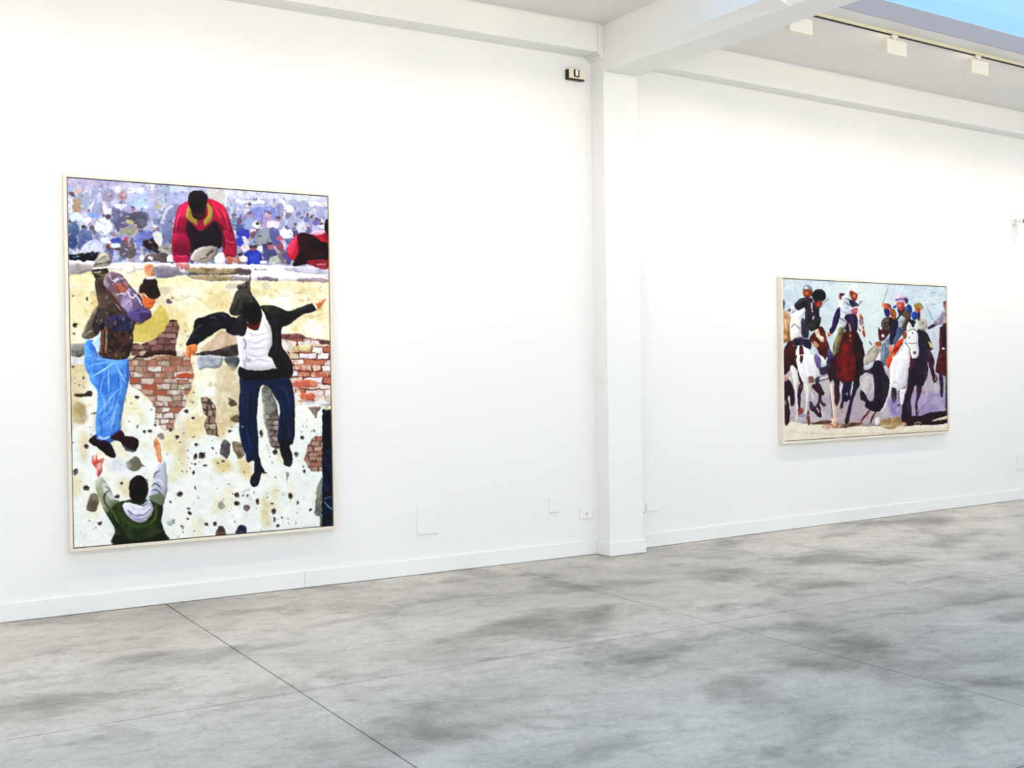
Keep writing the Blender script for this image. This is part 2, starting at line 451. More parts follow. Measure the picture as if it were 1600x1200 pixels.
    def S(self, col, w, s, op=1.0, sm=1, taper=0):
        p = pts_of(s) if isinstance(s, str) else np.asarray(s, float)
        if sm and len(p) > 2: p = self.spline(p, False)
        q = self.tr(p)
        d = np.gradient(q, axis=0); L = np.hypot(d[:, 0], d[:, 1])[:, None]+1e-6
        nrm = np.c_[-d[:, 1], d[:, 0]]/L
        ww = w*self.s*self.sc*0.5*np.ones(len(q))
        if taper: ww = ww*(0.25+0.75*np.sin(np.linspace(0.15, np.pi-.15, len(q))))
        poly = np.r_[q+nrm*ww[:, None], (q-nrm*ww[:, None])[::-1]]
        m, y0, x0 = self.mask(poly, 1)
        self.put(m, y0, x0, col, None, None, op)
    def bricks(self, s, rows, bw, pal, mortar, gap=.22, sm=0):
        q = self.tr(pts_of(s)); m, y0, x0 = self.mask(self.spline(q) if sm else q, 1)
        self.put(m, y0, x0, mortar)
        keep = self.img.copy()
        P0 = pts_of(s); lo, hi = P0.min(0), P0.max(0)
        rh = (hi[1]-lo[1])/rows
        for r in range(rows):
            x = lo[0]-bw*self.rs.rand()
            while x < hi[0]:
                b = bw*(0.6+.8*self.rs.rand()); y = lo[1]+r*rh; g = gap*rh
                j = (self.rs.rand(8)-.5)*rh*.28
                pts = np.array([[x+g/2+j[0], y+g/2+j[1]], [x+b-g/2+j[2], y+g/2+j[3]], [x+b-g/2+j[4], y+rh-g/2+j[5]], [x+g/2+j[6], y+rh-g/2+j[7]]])
                c = pal[self.rs.randint(len(pal))]; c2 = pal[self.rs.randint(len(pal))]
                self.P(c, pts, c2, None, 0, 1, .95)
                x += b
        a = np.zeros((self.H, self.W)); a[y0:y0+m.shape[0], x0:x0+m.shape[1]] = m
        self.img = keep*(1-a[..., None])+self.img*a[..., None]
        # outside the patch the old paint stays
    def hole(self, x, y, rx, ry, c='#3a2730', rim=True):
        if rim: self.E('#f4f4ea', x+rx*.25, y+ry*.35, rx*1.35, ry*1.35, op=.55, jag=.3)
        self.E(c, x, y, rx, ry, '#6d5f5c', (.3, 1), jag=.3)
        if rx > 11: self.E('#1a1014', x-rx*.15, y-ry*.25, rx*.6, ry*.5, op=.7, jag=.4)
    def smear(self, box, amp, cells, seed):
        """drag the wet paint about inside a sketch-space box"""
        q = self.tr(np.array([[box[0], box[1]], [box[2], box[1]], [box[2], box[3]], [box[0], box[3]]]))
        x0, y0 = np.maximum(q.min(0).astype(int), 0); x1, y1 = np.minimum(q.max(0).astype(int), (self.W, self.H))
        h, w = y1-y0, x1-x0
        a = fbm(h, w, cells, seed, 3)-.5; b = fbm(h, w, cells, seed+7, 3)-.5
        yy, xx = np.mgrid[0:h, 0:w]; k = amp*self.sc*self.s*4
        t = self.img[y0:y1, x0:x1]
        self.img[y0:y1, x0:x1] = t[np.clip((yy+a*k).round().astype(int), 0, h-1), np.clip((xx+b*k).round().astype(int), 0, w-1)]
    def brush(self, n, length, width, jit, seed, op=.75):
        """short strokes in the local colour, laid along the contours"""
        r = np.random.RandomState(seed); H, W = self.H, self.W
        lum = self.img.mean(2)
        for k in (1, 2, 3): lum = self.blur(lum, k)
        gy, gx = np.gradient(lum)
        src = self.img.copy()
        for i in range(n):
            x = r.uniform(2, W-3); y = r.uniform(2, H-3); a, b = gx[int(y), int(x)], gy[int(y), int(x)]
            g = math.hypot(a, b)
            th = math.atan2(a, -b) if g > .004 else r.uniform(0, 6.28)
            th += r.uniform(-.35, .35)
            L = length*self.sc*r.uniform(.5, 1.3)/(1+25*g); w = width*self.sc*r.uniform(.5, 1.2)/(1+12*g)
            c = src[int(y), int(x)]; c = np.clip(c*(1+jit*r.uniform(-1, 1))+jit*.12*r.uniform(-1, 1, 3)+jit*.05*r.uniform(-1, 1), 0, 1)
            dx, dy = math.cos(th)*L/2, math.sin(th)*L/2; nx, ny = -math.sin(th)*w/2, math.cos(th)*w/2; bx, by = r.uniform(-.2, .2, 2)*L*np.array([-math.sin(th), math.cos(th)])
            q = np.array([[x-dx, y-dy], [x+nx+bx, y+ny+by], [x+dx, y+dy], [x-nx+bx, y-ny+by]])
            m, y0, x0 = self.mask(self.spline(q), 1)
            if m.size:
                t = self.img[y0:y0+m.shape[0], x0:x0+m.shape[1]]; a_ = (m*op)[..., None]
                self.img[y0:y0+m.shape[0], x0:x0+m.shape[1]] = t*(1-a_)+c*a_
    def finish(self, nx, ny, warp, seed, con=.25):
        H, W = self.H, self.W
        a = fbm(H, W, 60, seed, 3)-.5; b = fbm(H, W, 60, seed+9, 3)-.5
        yy, xx = np.mgrid[0:H, 0:W]
        k = warp*self.sc*4
        self.img = self.img[np.clip((yy+a*k).round().astype(int), 0, H-1), np.clip((xx+b*k).round().astype(int), 0, W-1)]
        self.img *= (0.96+.08*fbm(H, W, 120, seed+3, 2))[..., None]
        ys = np.linspace(0.5, H-1.5, ny); xs = np.linspace(0.5, W-1.5, nx)
        yi = ys.astype(int); xi = xs.astype(int)
        im = self.img
        im = (im[yi][:, xi]+im[yi+1][:, xi]+im[yi][:, xi+1]+im[yi+1][:, xi+1])/4
        im = np.clip(im, 0, 1); im = im+con*(im*im*(3-2*im)-im)
        return np.where(im <= .04045, im/12.92, ((im+.055)/1.055)**2.4)

A_ = (100, 275, .175); B_ = (310, 275, .175); C_ = (100, 450, .175)
D_ = (310, 450, .175); E_ = (100, 650, .175); F_ = (310, 650, .175); R1 = (90, 270, .275)

def paint_wall_climbers():
    p = Painter(900, 1206, [(106, 282.5), (512.5, 303.5), (518, 822), (114, 855)], 5)
    P, E, S = p.P, p.E, p.S; fr = p.fr; rs = p.rs
    full = lambda a, b, c, d: [[a, b], [c, b], [c, d], [a, d]]
    # --- plaster
    fr(0, 0, 1)
    P('#e9dfb6', full(90, 400, 530, 880), '#f0e8cc', sm=0)
    for i in range(10): P('#f2f4ee', full(90, 575+i*14, 530, 880), '#e6efec', sm=0, f=9, op=.28)
    for i in range(150):
        x = rs.uniform(100, 520); y = rs.uniform(430, 850)
        c = ['#d9c68a', '#cbb27a', '#f6f3e6', '#e6d9a4', '#c9b48c', '#fbfaf2'][rs.randint(6)]
        if y > 690: c = ['#f6f7f2', '#e9e2bc', '#dcc98c', '#eef4f4', '#f8f8f2', '#e3eaea'][rs.randint(6)]
        E(c, x, y, rs.uniform(4, 15), rs.uniform(8, 26), f=7, op=.55, jag=.5)
    for i in range(520):
        x = rs.uniform(104, 518); y = rs.uniform(425, 855); up = y < 640
        c = (['#b89f5c', '#fdf9ea', '#a58d5a', '#f2e6b8', '#d2bd80', '#8f8068'] if up else ['#ffffff', '#dfe9e8', '#d8c992', '#fbfbf4', '#c4ccca', '#eae3c4'])[rs.randint(6)]
        E(c, x, y, rs.uniform(1, 6), rs.uniform(.8, 5), f=3, op=.5 if up else .38, jag=.9)
    for i in range(60):
        x = rs.uniform(110, 515); y = rs.uniform(430, 840); L = rs.uniform(4, 18)
        S(['#b8a880', '#8c7f68', '#fffdf4', '#c8bda0'][rs.randint(4)], rs.uniform(.5, 1.2), [[x, y], [x+rs.uniform(-3, 3), y+L*.5], [x+rs.uniform(-4, 4), y+L]], op=.4)
    for (x, y, a, b, c) in [(345, 728, 16, 12, '#c9a95c'), (378, 730, 10, 14, '#cdb06a'), (412, 800, 8, 24, '#cbb878'), (300, 665, 14, 20, '#dac27e'), (178, 640, 14, 30, '#dcc48a'), (340, 660, 10, 26, '#c8ac72'), (340, 790, 9, 14, '#dfd09c'), (265, 690, 12, 20, '#dcc88c'), (130, 700, 8, 26, '#d6c08c'), (195, 760, 14, 14, '#dcc494')]:
        E(c, x, y, a, b, f=7, op=.65, jag=.5)
    for (x, y, a, b, c, o) in [(150, 480, 12, 18, '#cdb878', .7), (290, 460, 30, 12, '#f8f3de', .8), (340, 470, 22, 16, '#d2bd84', .6), (270, 500, 18, 22, '#d8c68c', .7), (440, 470, 24, 14, '#faf6e8', .8), (475, 450, 20, 10, '#d9c898', .6), (330, 440, 26, 8, '#c4c0b0', .6), (400, 450, 18, 12, '#d4c48e', .6), (490, 510, 16, 14, '#fbf7ea', .8), (255, 455, 14, 10, '#b8ac90', .6), (310, 520, 14, 14, '#e4d49c', .7), (130, 520, 10, 20, '#fbf6e2', .7), (150, 560, 10, 12, '#d8cca8', .6)]:
        E(c, x, y, a, b, f=7, op=o, jag=.6)
    for s in ['250,445 275,470 300,462 330,485', '420,440 440,462 470,455 500,468', '120,470 140,500 135,530', '285,500 300,530 320,528', '455,480 480,495 505,488']: S('#9c8c64', .9, s, op=.6)
    fr(*C_)
    P('#b39a68', '80,1050 180,1040 190,1200 90,1210', '#8d7850', f=6, op=.75)
    P('#cdb98c', '60,650 180,660 200,900 70,960', '#b8a070', f=6, op=.6)
    P('#c9b55e', '590,320 760,270 850,160 920,250 900,380 800,450 680,495 600,470', '#b8a54c', f=5, op=.85)
    P('#d9c98a', '50,60 200,20 260,200 180,400 60,300', '#e8dcae', f=6, op=.6)
    p.vol = 0
    # --- crowd behind the wall
    fr(0, 0, 1)
    P('#8f96bd', full(90, 270, 530, 415), '#b4b6d4', sm=0)
    pal = ['#6f7aa8', '#8f9ac8', '#a9a6c8', '#c9cde2', '#56608a', '#7d6f8c', '#9a8a98', '#e4e8f2', '#424a70', '#a48078', '#7f90a0', '#5d6f86', '#c2b8c4']
    for i in range(900):
        x = rs.uniform(103, 520); y = 285+rs.rand()**.9*125; k = .4+(y-285)/200
        c = pal[rs.randint(len(pal))]
        E(c, x, y, rs.uniform(2, 5.5)*k, rs.uniform(3, 9)*k, op=.75, jag=.6)
    for i in range(90):
        x = rs.uniform(106, 515); y = rs.uniform(320, 405); r = rs.uniform(2.0, 3.4)
        E(['#3b4470', '#5a6296', '#8890b8', '#d4d8e6', '#6c6470'][rs.randint(5)], x, y+r*2.6, r*2.0, r*2.6, jag=.4)
        E(['#a87868', '#c09a92', '#8a5a58'][rs.randint(3)], x, y, r, r*1.2)
        E(['#2a2430', '#e8ecf2', '#3c3850'][rs.randint(3)], x, y-r*.7, r*1.05, r*.7)
    fr(*A_)
    P('#9288b4', '40,50 300,60 420,80 400,140 250,120 40,140', '#b6acc8', f=4, op=.8)
    E('#5d6f86', 180, 250, 50, 90, '#7d8ca0', f=4, op=.8)
    E('#8fa0d8', 40, 150, 50, 40, f=3); E('#c59a80', 122, 162, 28, 32); P('#3a2038', '40,180 90,170 100,215 60,205')
    E('#d6dae6', 65, 280, 32, 80); P('#a8825e', '85,240 140,235 160,320 130,360 85,345', '#8a7050'); E('#cfe0ea', 112, 395, 55, 40)
    E('#c8a0a8', 275, 98, 24, 24); E('#8c94b8', 272, 160, 36, 60); E('#7f90b4', 285, 310, 40, 50); E('#e8d8e4', 245, 300, 8, 50)
    E('#8c7078', 395, 195, 55, 60, '#7a7890'); E('#a06a5c', 520, 192, 42, 44, '#8c6470'); E('#ded6d0', 480, 140, 30, 30)
    E('#e6e2e6', 365, 300, 22, 50); E('#dfe6f0', 400, 340, 50, 26)
    P('#d8e4f2', '565,120 720,122 690,170 565,165', sm=0); P('#8c9acc', '570,185 760,180 760,310 575,300', '#a2b0d8', f=3); P('#9cc4d4', '610,290 650,230 720,225 750,270 720,300', f=2)
    P('#7f92a8', '830,95 935,105 930,260 830,260', '#93a8b8', f=3, sm=0); P('#f6fafc', '760,88 802,88 798,135 770,140', sm=0)
    P('#bcc8dc', '940,95 1110,110 1100,155 940,150', sm=0); P('#8a92c2', '940,160 1110,165 1090,250 930,250', '#a4acd4', f=2)
    E('#e8ecf0', 500, 282, 60, 18); E('#d0e2ea', 705, 292, 40, 14); E('#b0a060', 840, 285, 40, 14, op=.8)
    P('#4c4a68', '430,310 520,320 580,360 560,470 460,480 430,420', '#5e5a80'); E('#9a6070', 606, 318, 20, 22); E('#332a3c', 606, 298, 22, 12)
    P('#3c3f4a', '640,350 700,325 735,360 725,470 650,480', '#55505e'); E('#3a3644', 610, 380, 50, 40)
    E('#a8a060', 578, 420, 38, 20); P('#8c8c7a', '450,560 480,510 540,470 620,465 665,510 640,530 580,545 520,530', '#a8a494')
    E('#e4e8ee', 352, 470, 72, 82, '#cfd6de', (0, 1)); E('#40222a', 392, 385, 26, 22); P('#e8e8ee', '160,410 220,385 245,420 190,440')
    E('#6c90d4', 262, 372, 52, 28); E('#3c5274', 90, 500, 50, 65, '#4a6488'); E('#241c28', 180, 482, 22, 22); E('#4c5888', 190, 570, 60, 80, '#64709a')
    E('#384c78', 72, 610, 50, 60); E('#8088a8', 300, 560, 40, 40, op=.8); E('#504858', 255, 480, 26, 20)
    P('#5a525e', '500,600 560,590 620,620 630,740 500,730', '#6e6468'); E('#a44a5a', 553, 577, 24, 20); P('#4252a4', '410,590 470,570 500,590 480,620 430,620'); P('#626cae', '640,530 740,500 780,540 720,640 640,640', '#7c86c0')
    E('#cadae8', 462, 640, 40, 30); E('#5a3c3c', 465, 668, 34, 12); E('#7a3c34', 392, 650, 20, 24)
    P('#b6beea', '165,670 200,610 255,588 315,605 345,665 335,700 250,690 200,715 170,695', '#d6daf8', (-1, -1)); S('#7078b8', 10, '210,640 260,600 320,630', op=.5); E('#ccd0f4', 178, 668, 20, 20)
    P('#12121c', '48,730 130,712 200,715 330,702 312,742 270,776 48,776'); S('#2c5c60', 9, '75,745 110,738 150,752')
    P('#8088ac', '848,410 895,290 960,252 1022,270 985,340 962,440 962,560 905,612 868,600 860,500', '#525a80', (1, 1)); S('#d4dae4', 26, '868,440 905,320 965,270', op=.8)
    P('#cccfcc', '785,510 850,510 872,600 840,645 800,590'); P('#281a20', '688,612 770,568 812,600 852,660 832,702 760,672'); E('#8c8078', 765, 605, 16, 10)
    P('#8e8884', '850,640 960,620 980,700 860,690', '#aaa8a0'); P('#6a6260', '760,715 900,700 920,765 700,770', '#544c4c'); E('#f0eeec', 695, 742, 16, 18); E('#ece8e4', 762, 745, 22, 18); E('#e8e6f0', 955, 745, 50, 30)
    # right-hand crowd
    fr(*R1)
    P('#bcc4de', '945,95 1535,120 1535,150 945,135', '#d0d8e8', f=2, sm=0); P('#ccc8b8', '850,95 938,100 935,180 860,165', '#b8b8a8', f=2); S('#f4f6f8', 9, '950,100 950,195', sm=0)
    P('#ecf0fa', '1010,150 1170,152 1170,172 1010,168', sm=0); P('#f2f4fa', '1430,152 1532,158 1532,178 1430,176', sm=0); P('#f8fafa', '1258,148 1292,150 1290,235 1262,230', sm=0); E('#f4f4f6', 1312, 195, 26, 22)
    P('#666eb8', '1090,190 1220,180 1225,265 1110,260', '#7c84c8', f=2); S('#c0c8e8', 5, '1090,188 1220,178', sm=0); E('#5c6094', 1265, 205, 22, 40, op=.8)
    for (x, y, r, hc, bc) in [(1085, 235, 17, '#a88494', '#8494c4'), (995, 245, 15, '#7a6a74', '#6a7ca0'), (1030, 272, 15, '#5a4050', '#405284'), (1190, 230, 20, '#c493a4', '#9c88b0'), (1385, 255, 14, '#9aa2c8', '#c2cade'), (1470, 268, 18, '#5654a0', '#a8a8c8'), (1500, 290, 14, '#e8e8f0', '#8088c0')]:
        E(bc, x, y+r*2.8, r*1.7, r*2.4, f=1); E(hc, x, y, r, r*1.15); E('#4c4460', x, y-r*.7, r, r*.5)
    E('#e8ecf4', 1125, 290, 22, 20); E('#2c2430', 1132, 282, 9, 8); E('#e4dce4', 1222, 288, 34, 22); E('#eceaf8', 1295, 335, 42, 26); E('#303868', 1300, 305, 14, 12); P('#e8e8f6', '1262,345 1300,325 1330,350 1290,370')
    P('#8c9298', '1110,370 1150,320 1195,310 1220,360 1190,400 1130,395', '#74808c'); P('#50588e', '1200,310 1250,320 1260,400 1215,400'); E('#cfc0cc', 1105, 330, 16, 12); E('#704c58', 1108, 345, 15, 14)
    E('#3038a2', 1052, 345, 40, 28); E('#f0f0f8', 1052, 375, 15, 14); E('#3a44a8', 1030, 390, 22, 30); P('#2a389c', '1048,470 1075,445 1130,440 1155,470 1140,515 1055,515', '#3c4cb8'); E('#dcc4c4', 1060, 430, 24, 22); E('#e4dcd8', 1050, 490, 22, 22); E('#382c40', 1108, 418, 24, 14); E('#8c5050', 1108, 432, 17, 10)
    E('#a86468', 1205, 412, 18, 20); E('#3c3044', 1205, 398, 20, 9); E('#b85c70', 1258, 368, 16, 18); E('#4c5078', 1200, 460, 42, 30); E('#a8b0a8', 1228, 492, 34, 26); E('#6c6c68', 1280, 472, 30, 36); E('#e4e4ec', 1165, 505, 22, 10); E('#8c4058', 1260, 415, 18, 20); E('#5c4c88', 1310, 470, 30, 30)
    fr(0, 0, 1); p.smear((104, 280, 520, 412), 1.25, 75, 71)
    for i in range(10): P('#b9bcd8', full(100, 278, 525, 372-i*9), sm=0, f=9, op=.055)
    for i in range(520):
        x = rs.uniform(106, 515); y = 286+rs.rand()*122; L = rs.uniform(1.5, 6); a = rs.uniform(-.9, .9)+(1.57 if rs.rand() < .5 else 0)
        S(['#e6eaf4', '#39406a', '#23222e', '#8c6a70', '#b4bcdc', '#5a6498', '#f4f6fa', '#46405c', '#7c8cc4', '#a8a0b8'][rs.randint(10)], rs.uniform(.6, 1.8), [[x, y], [x+L*math.cos(a), y+L*math.sin(a)]], op=.65, sm=0)
    fr(*R1)
    p.vol = 0.2
    # --- ledge of the wall
    P('#ebe8ee', '62,514 220,515 300,522 500,520 740,522 1110,520 1300,522 1540,545 1540,605 1110,612 1000,600 740,590 520,560 300,560 62,532', sm=0)
    P('#878490', '62,538 200,536 215,560 160,580 100,600 62,600', '#a09a98', f=2); P('#746e7c', '540,540 670,540 690,565 740,560 740,600 560,600', '#8c8894', f=2); S('#5c6680', 10, '560,590 640,600 740,580 830,590', op=.7)
    P('#f0ece0', '368,525 400,515 432,530 435,565 400,585 370,560', '#dcd8cc')
    P('#6e5c48', '745,540 860,542 1010,545 1010,572 880,578 745,572', '#9c8c70'); P('#84745a', '752,588 1000,588 990,614 800,612', '#a49478'); P('#54464a', '1005,545 1088,548 1084,576 1005,574', '#705c5c'); P('#8c8890', '1000,590 1085,592 1084,612 1000,610'); P('#746e78', '1140,590 1240,594 1240,610 1142,608'); P('#a8949c', '1370,592 1530,590 1532,615 1380,616', '#8a8088'); P('#a4a6c0', '1290,530 1535,535 1535,566 1330,556', '#c8c8da', f=2)
    S('#fcfcfe', 8, '1110,570 1240,580 1400,575 1530,590', op=.9); S('#2c2420', 5, '745,575 880,581 1010,575'); S('#3c3030', 4, '1110,545 1180,548')
    P('#efe6c2', '62,600 160,590 240,600 300,640 400,640 560,610 640,600 720,585 780,620 900,620 1100,618 1300,612 1540,620 1540,650 62,650', '#e4d8a8', f=3)
    S('#fbf8ec', 5, '680,600 720,585 760,610 860,625 1000,615 1100,622', op=.9)
    E('#a8a8b0', 985, 645, 40, 18, f=4, op=.6); E('#b0b0a8', 1180, 640, 26, 20, f=4, op=.5); S('#8a7c68', 3, '1500,640 1480,660 1500,670')
    p.vol = .3
    # --- brickwork laid bare, left
    fr(*C_)
    P('#8c8a88', '50,520 190,510 182,590 130,632 50,604', '#5e5a56'); P('#ccd4d4', '50,640 120,632 182,645 170,690 60,690', f=3)
    pal = ['#a87462', '#b8968a', '#cabdb4', '#8e6456', '#dcd6d0', '#9a8074', '#c0b2aa', '#a05a46', '#a49c88', '#d4ccc8']
    p.bricks('560,640 700,622 990,610 1060,600 1110,620 1132,700 1142,790 1112,930 1080,960 1070,1050 985,1150 970,1215 975,1275 870,1275 800,1200 800,1080 740,985 670,920 580,880 570,800', 13, 95, pal, '#7a5c50')
    p.bricks('595,505 680,515 800,455 880,392 930,300 990,300 1020,370 1000,450 975,545 990,580 700,620 590,610', 6, 110, ['#7c5a54', '#8c6a64', '#9a7c72', '#6c4c4a'], '#4a3030')
    P('#24120f', '600,640 720,585 830,572 960,566 992,608 850,606 720,625', '#3a201c'); E('#c8b8a4', 690, 585, 30, 22, op=.8); P('#1c1410', '925,300 960,288 1000,300 960,312')
    S('#b0563c', 34, '985,790 1130,785', sm=0); S('#f0e8e8', 7, '975,762 1130,758', sm=0); S('#efe4e2', 6, '985,818 1120,820', sm=0)
    P('#d8d4c8', '990,560 1055,560 1060,610 1000,612', '#a8a090')
    # --- brickwork, right
    fr(*D_)
    pal = ['#ece8e4', '#dccfc4', '#c07c62', '#e8e0d6', '#f4f2f0', '#b46a50', '#d8b8a6', '#cfc8b0', '#e2e2e6', '#f0eae6']
    p.bricks('735,412 900,410 970,440 1060,450 1175,466 1178,1010 920,1012 850,995 845,900 800,800 830,700 800,600 740,500', 11, 130, pal, '#6a3430', gap=.16)
    P('#5c3a40', '735,408 900,405 980,445 1170,462 1170,500 1080,488 1050,462 900,450 740,455', '#7c5450'); 
    P('#b86450', '840,830 960,815 1040,830 1040,880 850,885', '#d88868'); P('#c0644c', '890,950 1000,935 1035,960 1000,1000 900,990', '#e09078'); P('#b8a868', '870,515 990,510 990,555 870,555', '#d8ccA0'.lower())
    P('#b8bac8', '920,1012 1175,1008 1175,1048 935,1052', '#d8d8e0', sm=0); P('#eef0ea', '850,1060 930,1040 1090,1050 1090,1200 860,1200', '#f6f6ee', f=3); P('#a89484', '975,1062 1085,1060 1060,1110 1035,1165 1005,1110', '#786a64')
    # greys and browns left of the jumper
    P('#bda48c', '0,555 100,470 200,380 330,440 335,515 130,560', '#cdb8a4', f=3)
    P('#4a423c', '-20,585 60,560 120,565 230,530 335,500 340,605 -20,605', '#342c2c'); P('#8c909e', '-20,612 190,612 192,690 130,722 60,712 0,740 -20,720', '#a8acb4', f=2); P('#4c5458', '220,622 345,615 348,680 295,738 240,680')
    P('#c4b28e', '150,740 345,740 345,1200 150,1200', '#d8ccae', f=7, op=.8); S('#f4f2e8', 22, '115,760 120,960', op=.7); P('#4c4034', '248,978 310,1010 326,1050 272,1056', '#6c6050')
    p.bricks('0,985 60,968 100,1010 142,1050 135,1190 165,1330 60,1310 30,1230 55,1150 20,1080', 6, 60, ['#a49484', '#8c7464', '#c0b4a8', '#98786a'], '#4c3c34')
    P('#6c5c48', '270,1160 340,1130 350,1200 290,1190')
    # stones behind the legs
    P('#83847e', '555,890 605,868 650,950 690,1050 706,1200 715,1420 640,1425 600,1300 575,1200 560,1050', '#5c5a56'); p.bricks('585,1130 705,1130 715,1420 640,1420', 6, 70, ['#8c8880', '#a8a098', '#7c6c64'], '#4c4440')
    p.vol = 0
    # --- bullet holes and knocked-off plaster
    fr(*C_)
    P('#382a22', '88,965 120,952 180,950 208,928 242,938 236,976 200,976 110,984')
    for h in [(85, 720, 14, 10), (100, 345, 24, 18), (90, 425, 16, 8), (205, 117, 14, 14), (85, 95, 9, 9), (645, 985, 26, 16), (590, 1040, 8, 8), (765, 1087, 8, 8), (1070, 395, 6, 6), (240, 1125, 8, 6), (265, 1125, 14, 12), (95, 865, 6, 5), (130, 880, 6, 6), (165, 890, 7, 6), (170, 815, 11, 11), (1075, 1105, 20, 15), (1140, 1160, 16, 14), (1150, 935, 8, 8), (1130, 1025, 8, 8), (245, 145, 6, 6), (960, 95, 7, 6), (1045, 75, 7, 5), (1090, 440, 6, 6)]: p.hole(*h, rim=h[1] > 800)
    E('#5c5468', 925, 130, 28, 24, '#3c3448', jag=.3)
    fr(*E_)
    for h in [(705, 145, 18, 14), (755, 140, 18, 16), (940, 130, 20, 15), (995, 190, 14, 18), (1165, 260, 18, 14), (1155, 365, 16, 26), (1195, 360, 10, 20), (1157, 428, 14, 10), (1138, 505, 14, 22), (1050, 495, 7, 7), (1105, 470, 7, 10), (190, 275, 22, 22), (195, 640, 25, 26), (500, 605, 18, 14), (525, 680, 7, 7), (460, 715, 22, 16), (490, 435, 9, 7), (1155, 640, 12, 14), (1022, 698, 26, 26, '#2a1c3c'), (935, 768, 12, 12), (975, 745, 7, 6), (1095, 828, 14, 12, '#5c6468'), (1100, 868, 18, 18), (1080, 918, 11, 10), (1030, 990, 16, 12, '#b8a48c'), (312, 957, 16, 14), (218, 935, 7, 7), (645, 95, 10, 14), (572, 55, 8, 8), (82, 242, 8, 8), (240, 165, 6, 8), (280, 990, 6, 4), (800, 85, 12, 10), (1050, 155, 7, 6), (1135, 188, 14, 5), (1140, 15, 16, 12), (705, 515, 8, 6), (1005, 395, 5, 4), (1030, 425, 5, 5), (1080, 440, 5, 5), (905, 345, 5, 3), (1040, 1035, 6, 5), (998, 1075, 6, 5), (1140, 1025, 6, 6)]: p.hole(*h)
    P('#6c665c', '540,430 620,360 660,390 682,420 710,450 660,465 600,495', '#948c7c'); P('#5e5648', '190,832 210,740 240,690 288,700 302,760 270,850 230,852', '#7c7464'); P('#8c867c', '815,185 850,152 882,180 865,212', '#5c564e'); E('#8c8880', 95, 500, 20, 30, '#4c4440'); P('#7c8480', '900,940 965,918 968,950 935,985 905,972', '#b8c4c4')
    E('#c8d0e0', 470, 440, 110, 60, f=8, op=.6)
    fr(*F_)
    for h in [(110, 290, 12, 10), (142, 332, 6, 6), (20, 355, 26, 24), (158, 422, 10, 8), (208, 405, 14, 10), (40, 445, 18, 12), (388, 498, 8, 7), (250, 440, 5, 4), (665, 325, 24, 24), (640, 415, 6, 6), (600, 265, 6, 6), (610, 305, 5, 5), (618, 330, 5, 5), (622, 362, 6, 7), (862, 340, 24, 24, '#8c8890'), (930, 495, 14, 16), (925, 455, 8, 12), (1022, 130, 12, 10), (915, 195, 12, 20), (908, 140, 6, 6), (545, 160, 16, 35, '#6a4c34'), (668, 550, 7, 7), (248, 614, 9, 7), (434, 658, 7, 7), (470, 684, 8, 8), (318, 705, 24, 24), (377, 714, 12, 12), (418, 711, 12, 12), (325, 783, 26, 20), (510, 765, 14, 30), (637, 788, 16, 11), (655, 855, 24, 28), (662, 925, 10, 24), (690, 985, 18, 14), (728, 907, 9, 9), (783, 920, 5, 5), (783, 960, 5, 4), (848, 960, 6, 7), (868, 870, 6, 6), (870, 778, 13, 13), (808, 720, 20, 26), (980, 840, 16, 12), (300, 943, 8, 6), (48, 968, 18, 16), (126, 965, 18, 16), (255, 852, 6, 5), (208, 745, 6, 4), (458, 752, 4, 4), (596, 700, 5, 5), (680, 660, 4, 4), (265, 140, 18, 10), (282, 103, 6, 5), (575, 510, 14, 12, '#5c5450'), (960, 40, 6, 5), (955, 95, 6, 5)]: p.hole(*h)
    E('#7c807c', 182, 800, 28, 38, '#a8acaa', (1, 1)); E('#8c8484', 412, 825, 32, 26, '#5c4c4c', (1, -1)); P('#90908a', '760,505 795,500 790,540 768,600 770,550'); S('#b8b8b4', 5, '775,610 785,660')
    P('#504a50', '178,330 182,250 215,208 262,240 272,300 240,380 190,350', '#7c7474'); P('#64543e', '285,240 350,235 392,290 390,350 350,388 310,330', '#8c8070')
    p.bricks('930,390 960,260 1030,180 1100,180 1096,500 990,490', 7, 80, ['#b49484', '#a08474', '#c4b4a4', '#9c6c60'], '#5c4840'); P('#848a80', '1020,870 1060,600 1100,580 1092,992 1068,985 1070,900', '#5c6460')
    P('#644c40', '135,1075 150,1000 200,988 222,1072', '#3c3030'); P('#281c3c', '312,1062 340,978 400,990 400,1060', '#4c3c5c')
    P('#101c44', '1100,-60 1200,-60 1210,1000 1090,1000', '#060814', sm=0); S('#a0acd8', 9, '1105,742 1200,718', op=.7, sm=0); S('#98a8d8', 9, '1110,768 1200,862', op=.8, sm=0); S('#080810', 12, '1103,-60 1098,1000', op=.8, sm=0); S('#5c1414', 8, '1190,0 1200,990', op=.5, sm=0)
    S('#8c94c0', 5, '920,992 960,990 1040,988', op=.7)
    fr(0, 0, 1); p.smear((104, 408, 520, 858), .9, 60, 91)
    p.vol = .2
    # --- man in the red jacket
    fr(*R1)
    P('#a41742', '745,160 690,190 665,250 650,330 646,440 662,515 735,517 750,450 790,440 880,432 925,400 935,470 1000,478 1012,420 992,330 967,240 942,190 880,153 800,140', '#620c2c', (0, 1))
    P('#c6386a', '700,195 672,262 700,270 738,232 742,180', '#c42458', f=2); P('#c42a4c', '868,158 938,188 962,245 920,262 890,215', '#b81c40', f=2)
    P('#a01a48', '655,360 690,350 745,370 740,410 660,400', '#8c1040', f=2); P('#a81c4c', '660,480 735,478 735,515 662,515', '#a01444', f=2); P('#6a0c34', '655,420 740,425 742,460 655,455', f=2, op=.8); P('#780e34', '655,310 720,320 730,345 655,340', f=2, op=.8)
